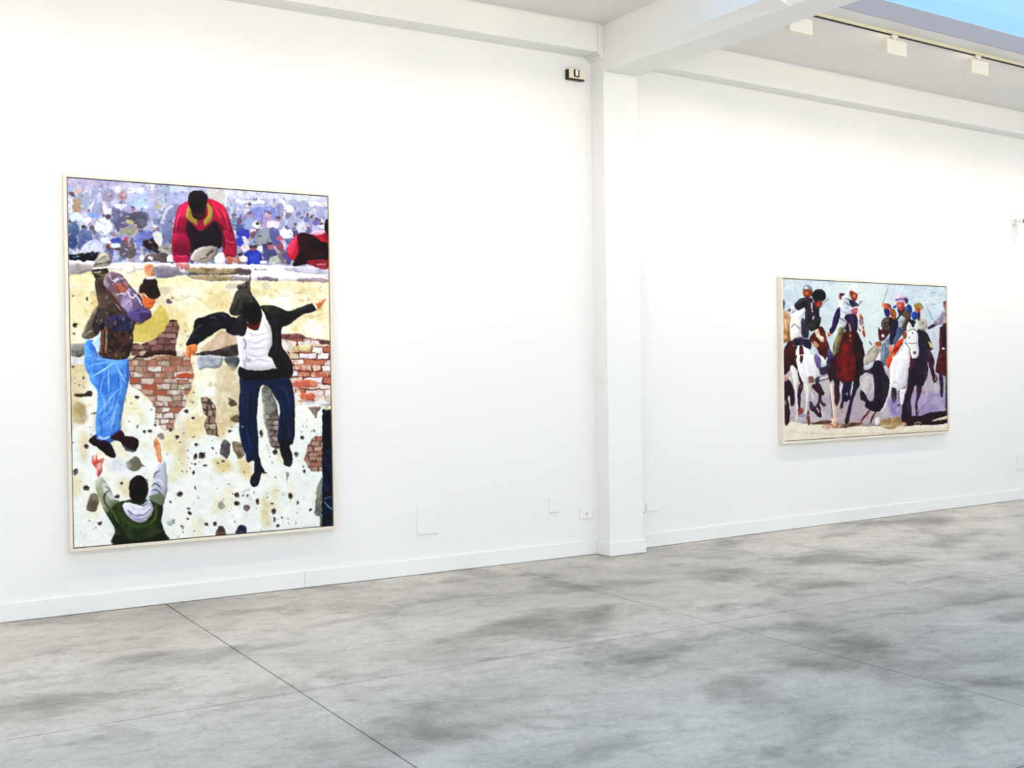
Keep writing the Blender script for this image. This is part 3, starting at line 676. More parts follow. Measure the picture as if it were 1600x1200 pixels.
    P('#18101c', '738,272 722,330 748,400 752,470 775,490 810,440 880,432 922,425 928,340 892,270 850,302 800,332', '#2c1026'); P('#4c0c28', '890,280 930,300 975,380 985,440 940,440 928,350', f=3, op=.8); P('#a01c40', '935,330 985,345 1008,420 1000,475 940,470 950,400', '#6c1030', f=2)
    P('#bcb4ac', '768,448 830,420 905,425 890,480 835,512 755,502', '#7c7470', (1, 0)); S('#2c2424', 12, '840,470 880,440', op=.8); S('#4c4440', 8, '800,495 850,480', op=.8); P('#eaf2f2', '895,472 935,455 948,512 890,515')
    P('#94863f', '745,180 722,250 765,288 790,300 782,262 755,235', '#8c7c34'); P('#9c8e48', '845,175 877,208 870,262 832,302 828,270 850,235', '#94843c')
    P('#281014', '760,215 830,205 832,250 800,272 765,255', '#3c181c'); P('#100c12', '738,172 742,125 775,103 820,106 845,135 842,185 828,222 790,238 752,212', '#1c1620')
    P('#dca4a4', '668,518 735,515 742,545 722,558 708,548 698,560 685,550 672,540', '#b87878'); S('#8c4c50', 4, '700,530 705,555'); S('#8c4c50', 4, '720,530 724,552')
    P('#c88c78', '955,478 1000,480 1035,510 1010,512 985,505 985,518 960,515', '#a86454')
    for s in ['700,250 680,300 690,340', '960,260 975,320 965,380', '670,380 700,395 740,390', '660,440 700,452 740,445', '945,400 975,410 1000,405', '900,200 930,240 945,290']: S('#5c0a28', 9, s, op=.6, taper=1)
    for s in ['690,220 672,280 668,330', '935,215 958,270 970,330', '662,470 700,480 738,474', '950,380 985,395 1003,390']: S('#ee5c84', 7, s, op=.6, taper=1)
    # red sleeve at right edge
    P('#b41c3c', '1298,435 1330,372 1372,335 1440,340 1500,316 1540,330 1540,530 1450,522 1390,505 1330,490', '#8c1030'); P('#d8a4bc', '1430,335 1500,313 1535,325 1480,345'); P('#d83c5c', '1302,430 1332,375 1365,350 1350,420 1330,460', f=2)
    P('#140810', '1358,352 1392,333 1450,345 1502,380 1540,398 1540,505 1440,495 1400,515 1330,520 1368,440', '#2c0c14'); P('#a43444', '1420,492 1535,488 1535,535 1462,526', '#7c2030'); S('#d89ca0', 5, '1470,512 1525,510'); P('#14060c', '1520,265 1540,255 1540,330 1522,330')
    # --- man climbing at the left
    fr(*C_)
    P('#7a756c', '155,440 185,370 250,240 320,160 330,330 300,420 260,455 190,470', '#5a534a', f=2); S('#a8a49a', 12, '175,445 230,400 280,395', op=.7, taper=1)
    P('#443a39', '330,-60 400,-80 470,30 510,170 560,230 690,290 622,335 602,470 582,560 522,652 312,622 312,400 290,440 250,360 300,180 320,60', '#2a2226')
    P('#36365e', '390,270 540,255 605,300 605,400 460,405 375,335', '#222238'); P('#4c352b', '318,365 460,405 602,400 592,560 522,652 312,612', '#251a1a')
    fr(*A_)
    P('#433a2e', '248,858 382,852 395,930 352,1005 300,1015 278,940', '#241e1a'); S('#948252', 14, '290,888 340,905 375,890', op=.8); S('#8c6c3c', 10, '300,935 350,925', op=.7)
    P('#aaa69e', '258,832 282,760 330,690 402,700 424,760 402,812 330,832', '#726e66'); S('#e8e4dc', 14, '300,760 350,715 400,730', op=.8, taper=1); S('#3c3834', 10, '270,815 330,800 410,790', op=.7); S('#f0ece6', 13, '250,842 320,838 385,832'); S('#161412', 13, '255,862 320,856 388,848'); S('#dcd6ca', 9, '262,878 330,872')
    P('#3c322e', '275,945 350,990 440,1130 500,1215 330,1215 290,1100', '#54483e'); P('#8a7a8a', '385,880 500,888 562,960 622,1030 690,1110 702,1215 505,1215 440,1130 350,992', '#6a5868'); P('#a8644e', '440,985 540,975 560,1040 480,1060', '#8c5040', f=2)
    for s in ['395,890 430,950 500,905', '430,985 470,940 530,925', '450,1080 520,1060 560,1090', '520,1130 560,1060 600,1040', '560,1170 600,1100 640,1080', '610,1180 650,1130 690,1140', '600,1080 650,1060 680,1090']: S('#d9d2e2', 14, s, op=.85, taper=1)
    for s in ['400,920 460,1000 500,1080', '480,900 520,980 590,1050', '540,1180 570,1120', '640,1160 660,1100']: S('#4a3c50', 12, s, op=.7, taper=1)
    S('#54281e', 16, '348,992 430,1100 520,1210'); S('#7c8c6c', 9, '560,1000 600,1060', op=.6)
    fr(*C_)
    P('#9488aa', '505,150 560,25 602,22 692,130 692,192 640,232 560,222', '#645878'); S('#f0ecf6', 12, '560,40 600,100 640,70', op=.9, taper=1); S('#ece6f2', 11, '610,60 655,110 690,170', op=.9, taper=1); S('#2c2434', 12, '650,60 680,110 690,150', op=.8); S('#d0c6dc', 10, '530,170 580,120 600,190', op=.8, taper=1)
    P('#5a4c80', '556,235 640,200 720,190 768,222 762,272 682,322 600,296', '#3e3460'); S('#8478a8', 14, '650,225 720,215 750,235', op=.7, taper=1); S('#5c2a1c', 12, '765,250 690,318 620,335', op=.7)
    S('#4a2a20', 14, '400,40 470,140 560,240', op=.8)
    for i in range(110):
        x = rs.uniform(300, 600); y = rs.uniform(40, 630)
        if y < 250 and (x > 480 or x < 330): continue
        S(['#7a5c48', '#8c8478', '#6c3428', '#a89c9c', '#3c3448', '#844c34', '#1c1618', '#5c5468', '#9c9488'][rs.randint(9)], rs.uniform(7, 16), [[x, y], [x+rs.uniform(-22, 22), y+rs.uniform(8, 34)]], op=.55, sm=0)
    S('#8a4a2c', 26, '345,370 335,480 330,590', op=.8); S('#b4a494', 12, '375,380 372,500 365,590', op=.7); P('#14141f', '312,350 350,332 356,372 320,392')
    fr(*R1)
    P('#2a1c18', '478,628 500,600 552,612 560,640 520,640'); P('#dca482', '484,535 510,527 536,530 542,592 506,602 488,572', '#b87858'); S('#a4644c', 4, '505,535 503,560'); S('#a4644c', 4, '520,533 519,556'); P('#f4f0f0', '498,598 542,596 542,612 500,614', sm=0)
    fr(*C_)
    P('#b2562c', '690,60 720,90 805,110 802,150 770,190 745,200 700,160 690,120', '#dc7c40', (.6, 1)); S('#7c2c18', 8, '745,150 790,140', op=.8); S('#401410', 9, '720,185 765,195', op=.8)
    P('#13100e', '658,40 680,-20 740,-65 810,-40 850,60 840,90 800,112 745,98 712,58 690,72', '#2c1a14'); S('#3c2a22', 10, '720,-20 780,-30 825,20', op=.6, taper=1); E('#cc7c54', 697, 78, 16, 24)
    fr(*C_)
    P('#5c94e2', '188,500 262,480 300,560 312,622 430,650 520,652 562,640 574,760 562,870 545,960 522,1060 498,1200 498,1280 470,1330 410,1385 330,1372 284,1340 274,1240 284,1100 292,945 240,860 214,790 180,690', '#3f78d0')
    S('#b4d8fa', 14, '245,805 330,750 390,710 435,672', op=.95, taper=1); S('#a0ccf8', 10, '392,720 388,840 392,935', op=.9, taper=1); S('#2850a8', 9, '330,780 310,900 300,1020', op=.7, taper=1); S('#2c58b4', 10, '530,680 545,800 520,900', op=.8, taper=1); S('#b8dcfa', 9, '450,680 500,780 545,860', op=.9, taper=1); S('#9cc8f6', 10, '490,900 380,1020 300,1130', op=.9, taper=1); S('#2c5cb8', 8, '500,950 400,1060 310,1150', op=.7, taper=1); S('#a8d0f8', 10, '470,1000 440,1150 400,1260', op=.8, taper=1); S('#3060b8', 8, '430,1100 350,1180 310,1230', op=.7, taper=1); S('#c4e0fa', 12, '240,860 270,900 292,950', op=.9, taper=1); S('#d8ecfc', 20, '300,1330 350,1350 400,1330', op=.7); S('#2450a0', 12, '560,660 570,760 555,900', op=.6)
    for s in ['215,600 260,640 330,650', '230,700 300,690 400,660', '470,740 500,850 490,960', '520,700 540,760 530,840', '330,960 360,1060 340,1160', '440,960 420,1060 380,1140', '350,1230 400,1190 450,1100', '300,1000 320,900 350,800']: S('#cfe6fc', 6, s, op=.6, taper=1)
    for s in ['240,620 300,670 380,650', '460,700 480,800 470,900', '350,880 380,980 370,1080', '460,1060 450,1180 430,1280', '300,1180 330,1250 320,1320', '560,700 555,800 540,900']: S('#2148a0', 7, s, op=.5, taper=1)
    P('#e0f0fc', '250,500 300,430 320,395 322,470 305,590 262,520', '#b8d8f4')
    fr(*E_)
    P('#1a0a14', '410,185 500,133 532,180 600,185 652,220 642,290 612,320 540,312 490,235 430,218', '#34101c'); P('#4c5850', '520,262 560,298 620,305 600,322 540,312')
    P('#120a12', '214,232 240,190 284,168 292,212 392,236 442,320 452,360 430,378 370,350 290,282 250,266', '#28101c')
    # --- jumping man
    fr(*D_)
    S('#2c2420', 8, '455,-120 450,-20 448,40')
    P('#6a6458', '330,-10 400,-50 445,-70 450,0 460,60 400,60', '#2c2a28'); P('#2a2826', '262,205 300,100 330,25 400,0 442,5 470,55 505,100 535,165 480,160 400,160 380,232 300,248', '#3e3c38'); S('#5c5a54', 9, '330,150 350,60 420,55 470,90', op=.8, taper=1); S('#14120f', 14, '290,220 330,170 345,100', op=.7)
    P('#d2cede', '565,212 622,280 642,380 642,480 612,592 640,622 684,702 560,724 420,728 368,692 348,600 333,430 400,425 420,330 440,372 500,382 540,340', '#f6f4fc', (1, 0))
    for s in ['420,400 500,420 600,400', '410,470 500,490 620,440', '420,540 520,540 620,500', '430,590 520,610 600,590', '440,660 540,640 640,660', '560,300 600,340 620,400']: S('#a4a0bc', 9, s, op=.75, taper=1); 
    for s in ['430,440 520,455 620,420', '425,510 520,515 620,470', '500,580 580,570 620,550']: S('#ffffff', 10, s, op=.8, taper=1)
    S('#6c6c80', 14, '392,450 410,500 395,550', op=.8); S('#4c4c5c', 6, '418,618 415,660'); S('#3c3c50', 6, '434,625 432,660'); S('#4c4c5c', 6, '450,628 448,660'); S('#8c8ca0', 22, '395,640 400,715', op=.6)
    P('#571418', '438,305 545,262 532,350 502,378 430,352 418,320', '#2c0a0e'); P('#0b090b', '385,165 420,130 500,128 542,170 558,235 540,285 500,330 440,312 388,262', '#171316')
    P('#15131b', '232,372 330,262 402,236 424,322 402,422 340,424 272,412', '#24222c')
    P('#13120f', '540,160 620,148 700,163 760,190 812,196 900,166 1010,123 1034,140 1052,182 1000,212 940,222 880,262 800,322 740,347 730,420 740,520 790,600 832,680 834,762 802,808 740,792 690,722 680,700 640,622 610,600 642,500 642,380 600,272 565,202', '#1c1c24')
    P('#3a3a2e', '560,172 640,156 720,180 690,225 620,220', '#24241e', f=3); S('#33332c', 16, '800,225 900,190 1000,150', op=.8, taper=1); S('#5c2018', 5, '740,345 800,322 880,262 940,225', op=.7)
    P('#f8f4f2', '1012,125 1030,120 1062,172 1048,184', sm=0); P('#c06a48', '1030,125 1062,130 1090,100 1142,84 1122,112 1092,152 1060,180 1050,152', '#dc9874'); S('#a04c34', 5, '1060,140 1100,118 1135,92')
    P('#0f1a36', '350,702 420,730 560,732 690,717 742,792 802,812 842,930 850,1200 848,1290 842,1340 812,1400 700,1390 702,1200 712,1060 660,962 612,882 550,872 522,962 512,1082 506,1200 516,1300 520,1450 526,1560 470,1540 420,1560 400,1480 360,1360 345,1200 345,1050 356,900 350,780', '#111f40'); P('#0a0c14', '352,705 420,732 560,734 690,718 735,790 560,830 360,800', f=3, op=.9)
    S('#1c3660', 16, '400,850 390,1000 385,1180', op=.6, taper=1); S('#1f3c6c', 22, '700,870 770,920 800,1050', op=.6, taper=1); S('#08101c', 16, '470,900 450,1050 460,1200', op=.8, taper=1); S('#1e3c70', 16, '410,1250 440,1380 450,1450', op=.6, taper=1); S('#060a14', 14, '720,1100 740,1250 760,1350', op=.8, taper=1); E('#7c94b8', 375, 1240, 10, 8, op=.8)
    P('#161620', '-40,290 30,262 110,232 190,212 240,225 280,260 330,270 300,330 262,400 240,370 180,372 110,420 30,470 -30,520 -80,540 -120,520 -110,470 -60,380', '#0c0c14')
    for s in ['-60,400 -20,360 20,330', '80,270 130,260 160,300', '-90,460 -50,440', '180,240 220,250 240,300']: S('#565e78', 11, s, op=.7, taper=1)
    P('#b85c30', '-110,520 -30,505 -28,570 -60,610 -75,590 -90,640 -105,620 -120,625 -130,590', '#d88450'); S('#843c1c', 5, '-80,545 -95,610'); S('#843c1c', 5, '-55,545 -65,600')
    fr(*F_)
    P('#0d1020', '475,380 526,370 545,440 572,490 542,522 530,582 510,622 470,636 442,602 450,550 477,500 482,420', '#1c1830'); P('#0c0c1a', '732,200 805,200 800,280 822,330 822,420 796,456 750,432 736,380 716,332 710,282', '#201c2c'); E('#2c2c40', 480, 590, 22, 26, f=4, op=.6); E('#34303c', 785, 415, 20, 22, f=4, op=.6)
    fr(*D_)
    for s in ['380,820 375,950 370,1100', '440,880 420,1020 425,1180', '760,860 790,980 800,1120', '720,960 745,1080 750,1200', '400,1220 430,1340 440,1440', '790,1220 800,1300 785,1370']: S('#2c4a7c', 6, s, op=.55, taper=1)
    for s in ['660,260 690,400 680,540', '700,200 780,240 860,230', '720,560 780,650 800,740', '60,280 120,330 180,330', '-70,420 -20,440 20,410']: S('#3c3c48', 7, s, op=.6, taper=1)
    for i in range(60):
        x = rs.uniform(115, 505); y = rs.uniform(660, 845); fr(0, 0, 1)
        if 150 < x < 262 and y > 690 or 375 < x < 460 and y < 765 or x > 495: continue
        p.hole(x, y, rs.uniform(.5, 1.5), rs.uniform(.5, 1.4), rim=False)
    # --- man reaching up from below
    fr(*E_)
    P('#2f401a', '434,1150 440,1012 380,900 335,815 380,795 470,770 600,740 720,740 792,735 866,790 850,930 880,1040 892,1112', '#1c280f'); P('#121a0e', '434,1150 442,1060 560,1090 700,1100 860,1040 892,1112 640,1150', f=4, op=.85)
    P('#14100f', '845,950 880,1030 892,1110 850,1112 860,1020', f=2, op=.8)
    S('#5c7430', 22, '400,810 440,900 480,960', op=.7, taper=1); S('#566a2a', 26, '800,790 800,900 740,970', op=.7, taper=1); S('#40561e', 24, '500,900 600,980 740,980', op=.7, taper=1); S('#0e160a', 18, '420,860 450,960 520,1040', op=.6, taper=1)
    P('#aeb2a6', '268,600 288,556 330,545 362,590 402,650 442,740 482,760 420,806 372,862 330,800 288,700', '#6c7458', (0.4, 1)); P('#d4d6d0', '330,600 370,610 400,670 440,740 400,740 360,700 340,660', f=2, op=.8); S('#20241c', 13, '402,660 352,700 348,760 392,832', taper=1); S('#7c8c50', 12, '280,620 320,740 360,840', op=.7, taper=1); S('#4c4458', 9, '355,625 390,650', op=.8)
    P('#c6cad6', '788,492 820,420 880,398 896,480 907,640 882,742 850,795 790,762 738,722 770,622', '#a4a8bc', (0, 1)); P('#54643c', '740,722 790,760 850,795 880,742 850,690 800,700', f=4, op=.75)
    for s in ['782,560 800,510 840,490', '768,630 800,605 850,650', '755,680 800,655 850,700', '785,555 830,530']: S('#302c48', 12, s, op=.85, taper=1)
    for s in ['790,590 830,570 870,620', '800,480 850,450']: S('#f0f2f8', 12, s, op=.8, taper=1)
    S('#2c3440', 6, '905,650 880,745 862,800', op=.8)
    P('#b6b6ce', '508,790 560,768 620,790 700,782 732,740 772,790 772,860 722,930 662,952 590,922 530,862', '#d4d4e4'); S('#f4f4fc', 12, '530,800 600,850 700,850 760,800', op=.9, taper=1); S('#4c4484', 11, '540,830 610,885 690,880 755,835', op=.85, taper=1); S('#8884ac', 9, '560,880 640,925 710,900', op=.8); S('#1c1a28', 10, '640,792 700,795 730,775', op=.85); S('#14141c', 9, '716,745 732,765')
    P('#0c0709', '563,645 580,572 640,530 702,552 737,640 726,712 690,762 620,772 578,730', '#170d0f'); E('#3a1420', 722, 610, 12, 50, f=3, op=.5)
    P('#dc847c', '245,425 246,360 256,356 266,402 276,342 290,345 296,396 330,376 350,378 335,430 330,500 300,542 282,532 278,470', '#b8504c'); E('#f4c8c0', 308, 450, 20, 30, f=3, op=.7)
    P('#da9068', '785,232 800,200 826,220 846,282 856,402 824,408 800,322', '#b8643c'); S('#f0c0a0', 9, '830,260 845,390', op=.7)
    p.brush(4200, 4.5, 1.3, .2, 301, .6)
    return p.finish(450, 603, .55, 40, .38)

def paint_riders():
    p = Painter(840, 640, [(1222.5, 437.5), (1478, 447.5), (1479, 671.5), (1225, 692.5)], 11)
    P, E, S = p.P, p.E, p.S; rs = p.rs
    K = (1200, 420, .24174); G = (1210, 430, .116667); H = (1345, 430, .116667); I = (1210, 560, .116667); J = (1345, 560, .116667)
    full = lambda a, b, c, d: [[a, b], [c, b], [c, d], [a, d]]
    p.fr(*K)
    P('#b9cad6', full(80, 50, 1180, 800), '#cad8dc', sm=0); P('#d6e2de', '450,80 760,90 740,500 600,650 430,560', '#c8dcda', f=9, op=.7); P('#c0c4d4', '1000,380 1160,380 1160,700 1010,740', f=9, op=.8)
    for i in range(40): E(['#c8d8e2', '#b2c6d8', '#dce8e2', '#c4cce0'][rs.randint(4)], rs.uniform(100, 1150), rs.uniform(80, 420), rs.uniform(20, 60), rs.uniform(10, 34), f=9, op=.4, jag=.5)
    P('#bab4b8', full(80, 640, 1180, 1020), '#a9a2ac', sm=0, f=9); P('#a898bc', '820,820 1160,800 1160,940 820,960', '#8c80a8', f=7, op=.8); P('#b49ca0', '420,820 720,820 700,1000 420,1000', '#a898a4', f=7, op=.7)
    P('#dfd4bc', '90,1006 300,1016 600,1020 860,1012 1175,985 1175,1140 90,1150', '#e8dfcc'); S('#c4b498', 8, '110,1060 400,1075 800,1060 1150,1025', op=.4)
    p.vol = .14
    # ---- left part, upper
    p.fr(*G)
    P('#20141c', '108,350 132,380 128,470 108,490'); P('#c89c74', '115,505 170,520 212,580 204,740 150,772 118,690', '#a87c54'); S('#ecd4b4', 22, '140,600 150,680 160,750', op=.8, taper=1); P('#b48c5c', '115,770 200,750 215,880 150,930 115,930', '#8c6440'); E('#e0c090', 145, 850, 14, 30, op=.8); S('#d8a088', 14, '120,530 170,545', op=.7)
    P('#47180d', '122,1040 200,900 300,960 315,1210 120,1210', '#2a0e10')
    P('#3c4450', '175,492 212,462 220,490 190,505')
    # bay leg, thigh
    P('#5e1d10', '470,860 550,760 620,700 662,740 705,880 742,1000 765,1110 700,1190 620,1110 560,1000 490,900', '#3a100c'); S('#8c3418', 20, '640,760 680,900 720,1040', op=.6, taper=1); S('#1c0a10', 16, '600,1000 640,1100 690,1170', op=.7, taper=1)
    P('#eedccc', '540,775 590,738 612,830 662,850 652,912 600,892', '#d0a484'); P('#c98a5e', '522,900 572,920 595,970 542,985', '#a4623c')
    # jacket
    P('#2a2231', '272,422 320,350 400,313 500,320 520,380 545,430 600,460 602,560 622,590 612,680 560,745 480,765 420,690 408,560 400,470 330,492 290,472', '#191521'); S('#564a48', 22, '310,400 380,345 460,345', op=.7, taper=1); S('#4c4658', 12, '440,440 430,560 450,650', op=.6, taper=1); S('#10101a', 18, '560,480 590,580 570,700', op=.7, taper=1)
    P('#26302c', '470,640 600,600 612,690 560,748 480,765', '#16181c'); S('#6c5c50', 10, '470,720 500,660 530,600', op=.6, taper=1)
    P('#f2eff4', '222,452 242,428 284,482 262,518 224,512', '#c8c0d0'); S('#5c1c20', 6, '235,522 265,520'); S('#eceaf2', 14, '492,380 506,470', op=.95); E('#c8c4c8', 506, 498, 12, 14); S('#f0eef4', 14, '508,604 532,562', op=.95)
    # horse head
    P('#f3f3f4', '210,650 235,545 330,500 402,455 412,500 372,590 362,700 342,780 322,850 252,882 216,872 208,780', '#d9dcd8', (1, .3)); P('#d4e4cc', '215,560 260,540 300,620 240,680', f=4, op=.5); S('#ffffff', 26, '280,560 290,680 280,800', op=.8, taper=1)
    P('#2b2737', '368,600 430,640 462,760 452,862 382,852 350,780', '#46405a'); P('#3a2f44', '250,882 330,850 382,860 432,900 402,952 300,962 240,932', '#1c1628'); S('#8c6c80', 12, '290,872 340,860 380,880', op=.7); S('#54484a', 11, '222,722 268,682 340,742', op=.9); S('#c8a8a0', 10, '235,965 270,975', op=.7); P('#14162c', '380,900 470,880 500,960 460,1030 400,1000', '#2c2c48')
    P('#eff0ee', '305,985 440,1000 500,1080 522,1210 305,1210', '#dfe0e0'); P('#4c1a16', '332,975 386,990 376,1195 340,1195', '#2c1014'); P('#7c709e', '522,1085 600,1100 612,1210 530,1210', '#5c5080'); S('#f4ecee', 26, '590,1075 640,1140 680,1200', op=.95, taper=1); S('#f0e8ea', 14, '710,1130 670,1200', op=.9); S('#ece4e4', 12, '480,1000 530,1070', op=.8); P('#4c5078', '722,1000 785,1085 795,1210 700,1210', '#34385c')
    # heads
    P('#a24628', '388,222 500,215 502,290 432,312 392,286', '#6c241c', (1, .4)); E('#dc8850', 430, 258, 22, 16, op=.7); P('#aab2b8', '376,222 396,155 440,134 490,168 504,222 440,208', '#6c747c', (1, .5)); P('#fafcfc', '408,200 430,168 452,200 420,208'); S('#3c4448', 9, '380,222 440,206 504,220')
    P('#8e3a22', '528,370 632,364 632,432 590,462 545,432', '#5c1c18', (-1, .3)); E('#d07448', 590, 410, 18, 20, op=.7); P('#0b1211', '503,292 518,240 570,204 642,204 684,250 692,322 652,368 600,360 540,372', '#16221d'); S('#24382c', 12, '560,240 620,225 660,260', op=.6, taper=1); S('#8c8c70', 8, '640,412 728,325')
    # middle rider
    P('#4f110d', '940,770 1090,760 1152,860 1186,960 1186,1210 820,1210 838,1100 880,900', '#330b0b'); P('#160a0b', '1050,900 1120,820 1186,960 1186,1210 1080,1210', '#250d0d', f=3); P('#7c1611', '900,960 980,930 1010,1060 1000,1210 890,1210', '#56100d', f=4); S('#9c2c1c', 20, '935,900 945,1020 930,1140', op=.5, taper=1)
    P('#827a56', '868,722 942,720 902,842 862,1000 852,1112 778,1102 790,940 842,800', '#5c5440'); S('#a8a074', 16, '860,800 820,940 805,1060', op=.6, taper=1)
    P('#2c1a3d', '958,540 1102,540 1114,700 1082,782 960,772 938,650', '#170f22'); S('#d8a488', 20, '1000,655 1010,720 1016,770', op=.9, taper=1); E('#b8685c', 1014, 825, 12, 22); E('#c87c68', 1012, 890, 8, 14, op=.8); S('#5c5478', 12, '1030,580 1050,680', op=.7); S('#5c1c1c', 20, '960,640 990,650', op=.7)
    P('#e8ecf0', '862,362 920,292 1000,290 1022,360 1062,440 1042,502 962,532 902,502 870,440', '#bcc4d4'); S('#34304c', 9, '945,312 1000,335 1010,350'); S('#3c3854', 9, '948,368 990,410'); S('#4c4868', 8, '985,400 1060,440'); S('#ffffff', 18, '890,400 920,460 970,500', op=.8, taper=1)
    P('#e2e6ea', '868,560 962,622 952,702 882,706 862,640', '#b4bcc4'); S('#403840', 8, '870,580 960,640'); P('#29124e', '848,462 882,450 872,600 832,702 772,805 735,762 770,680 790,570', '#180a30'); S('#4c3080', 14, '820,520 800,640 765,740', op=.6, taper=1); P('#da8262', '716,782 752,800 742,838 708,832', '#a85840'); S('#f4f0ec', 14, '800,810 840,780', op=.8)
    P('#a04a58', '1036,472 1110,450 1124,522 1050,532', '#7c2c40'); S('#e4c4c8', 8, '1050,500 1110,480', op=.8); P('#d8cdd0', '1118,462 1182,560 1196,700 1200,770 1165,740 1130,650 1110,560', '#8c7880'); P('#7c2818', '1110,680 1145,735 1192,692 1196,722 1145,762'); P('#cc7c34', '1140,545 1165,530 1182,590 1160,600', '#8c4c20')
    P('#9a4622', '1010,226 1112,236 1116,292 1082,362 1032,322', '#642018', (-1, .2)); E('#e0884c', 1072, 285, 18, 26, op=.75); P('#36294e', '1008,332 1082,366 1112,390 1132,422 1040,432 1000,362', '#221a38'); P('#f1f2ec', '983,222 1008,150 1070,128 1112,170 1128,262 1092,242 1022,212 1008,300 985,280', '#d0d6d2'); P('#8c3034', '868,268 905,255 900,330 875,342', '#5c1c24'); P('#2c1c24', '872,262 920,250 942,268 905,285'); S('#44404c', 8, '1128,420 1160,345'); S('#44404c', 7, '1140,395 1185,350')
    # ---- right part, upper
    p.fr(*H)
    S('#e8ded4', 30, '-10,690 20,760 40,830', op=.9); P('#b84c40', '15,765 45,755 60,810 40,840', '#8c2c28'); S('#f4f2ee', 20, '80,860 110,900', op=.8)
    P('#b8b0a6', '40,1110 130,980 200,940 262,980 252,1060 200,1150 60,1210 20,1210', '#948c84'); S('#5c5450', 9, '70,1080 140,1000 190,960'); P('#b87440', '188,912 262,890 272,960 200,952', '#8c5028'); S('#4c4448', 14, '110,890 145,945', op=.9); P('#f2eeea', '200,1130 255,1040 262,1100 240,1160')
    P('#8a98a2', '268,1010 300,905 382,830 392,930 372,1100 352,1210 268,1190', '#5c6c80'); S('#b4c0c8', 16, '310,940 300,1050 300,1150', op=.7, taper=1)
    P('#591c30', '232,698 262,742 300,718 384,760 362,812 300,884 250,882 234,822', '#381020'); E('#f4eef0', 294, 816, 20, 22); P('#54493c', '268,692 298,590 370,560 412,590 402,702 380,762 330,742', '#2a2028'); for_dabs = [(310, 630), (350, 610), (345, 670), (375, 700), (300, 690), (330, 720)]
    for x, y in for_dabs: E('#a89c80', x, y, 10, 14, op=.6, jag=.5)
    P('#1d1132', '388,580 492,600 492,752 442,862 432,932 388,932 388,800', '#120a20'); S('#3c2c5c', 12, '420,640 430,740 410,850', op=.6, taper=1); P('#2c2060', '308,460 372,450 392,542 340,562', '#1c1440'); P('#9e561a', '388,450 442,460 472,520 462,592 410,572', '#6c3814'); S('#c8842c', 12, '410,480 450,530', op=.6)
    P('#d96a42', '283,402 320,380 382,390 402,432 370,452 310,452', '#a84428', (1, .3)); P('#54443a', '338,378 400,408 408,442 375,420'); E('#f0b490', 305, 420, 14, 16, op=.7); S('#767280', 9, '290,382 320,310 366,182')
    # red blanket, jeans
    P('#b12d10', '438,962 500,880 572,848 562,902 500,1012 440,1092 370,1200 350,1200 378,1082', '#d8501c'); S('#5c1410', 16, '400,1090 470,990 550,900', op=.7, taper=1); P('#d8a46c', '395,1100 450,1040 430,1100 405,1130', op=.8); P('#4c5d82', '500,680 592,700 562,782 490,882 448,942 438,880 470,790', '#34425f'); S('#8494b4', 12, '530,720 490,820', op=.7, taper=1)
    P('#ea9f8a', '378,952 412,940 412,1030 380,1042', '#c86c58')
    P('#5c4941', '500,522 560,470 620,458 672,500 662,600 622,722 560,762 558,682 592,600 560,550', '#3c3030'); P('#a9b1b1', '508,602 560,560 588,622 550,692 510,682', '#7c8488'); P('#2450a8', '640,388 688,440 682,502 620,482 608,420', '#183878'); S('#e4e4ec', 12, '585,430 640,372', op=.9); S('#1b1417', 22, '470,612 540,520 600,425'); P('#2850a8', '430,432 470,400 478,440 440,450')
    P('#b86d42', '558,782 600,758 622,800 602,852 565,852', '#8c4828'); P('#c64e39', '488,370 582,370 577,432 542,482 500,472 484,422', '#8c2c24', (1, .4)); E('#ec9c80', 520, 410, 22, 20, op=.7); P('#28204a', '492,458 542,482 512,512 495,490'); P('#dab8dc', '446,322 478,280 540,254 602,300 592,362 480,350', '#b898c8', (1, .5)); S('#4a2c70', 14, '465,338 530,318 592,328'); S('#f4e4f4', 12, '480,300 540,275', op=.8); P('#3b3350', '588,300 632,318 634,370 602,382')
    # olive cap rider
    P('#b9b1a1', '778,602 850,568 888,650 862,732 780,722', '#938b80'); E('#6c6864', 830, 640, 14, 22, op=.6); P('#30281d', '800,740 872,760 932,880 962,982 900,1002 850,900', '#1c1814'); P('#cabb82', '898,890 952,920 958,982 930,960'); P('#2049b2', '688,502 742,490 762,562 720,602 678,562', '#16327c'); P('#40182a', '758,500 798,500 782,602 760,590'); P('#c25e29', '728,430 792,430 802,470 770,502 730,472', '#8c3418', (1, 0)); P('#a28d50', '712,412 740,374 802,374 834,420 816,462 780,432 730,432', '#7c6a38')
    S('#747888', 8, '880,412 925,510 962,602')
    # right edge rider
    P('#a198a6', '958,642 1040,560 1100,478 1150,468 1150,662 1060,652 980,682', '#7c7488'); S('#c8c0cc', 16, '1010,610 1080,540', op=.6, taper=1); P('#c0a898', '1100,560 1150,550 1150,660 1110,650', f=3, op=.7); P('#2b2330', '888,702 960,653 1002,670 922,718'); P('#a26a52', '1103,352 1150,345 1150,452 1115,442', '#6c3c34')
    P('#521821', '1052,722 1080,680 1150,668 1155,1210 1015,1210 1040,1000', '#340e16'); P('#1c1012', '1090,780 1150,770 1150,960 1095,960', f=2); E('#f0e8ea', 1100, 980, 20, 14); S('#8c3c38', 14, '1060,760 1055,900', op=.6, taper=1); P('#a04838', '1040,1080 1080,1060 1070,1200 1030,1200', f=3, op=.6)
    for y in (235, 388): S('#6c7c94', 9, '945,%d 1003,%d' % (y, y-3), op=.8)
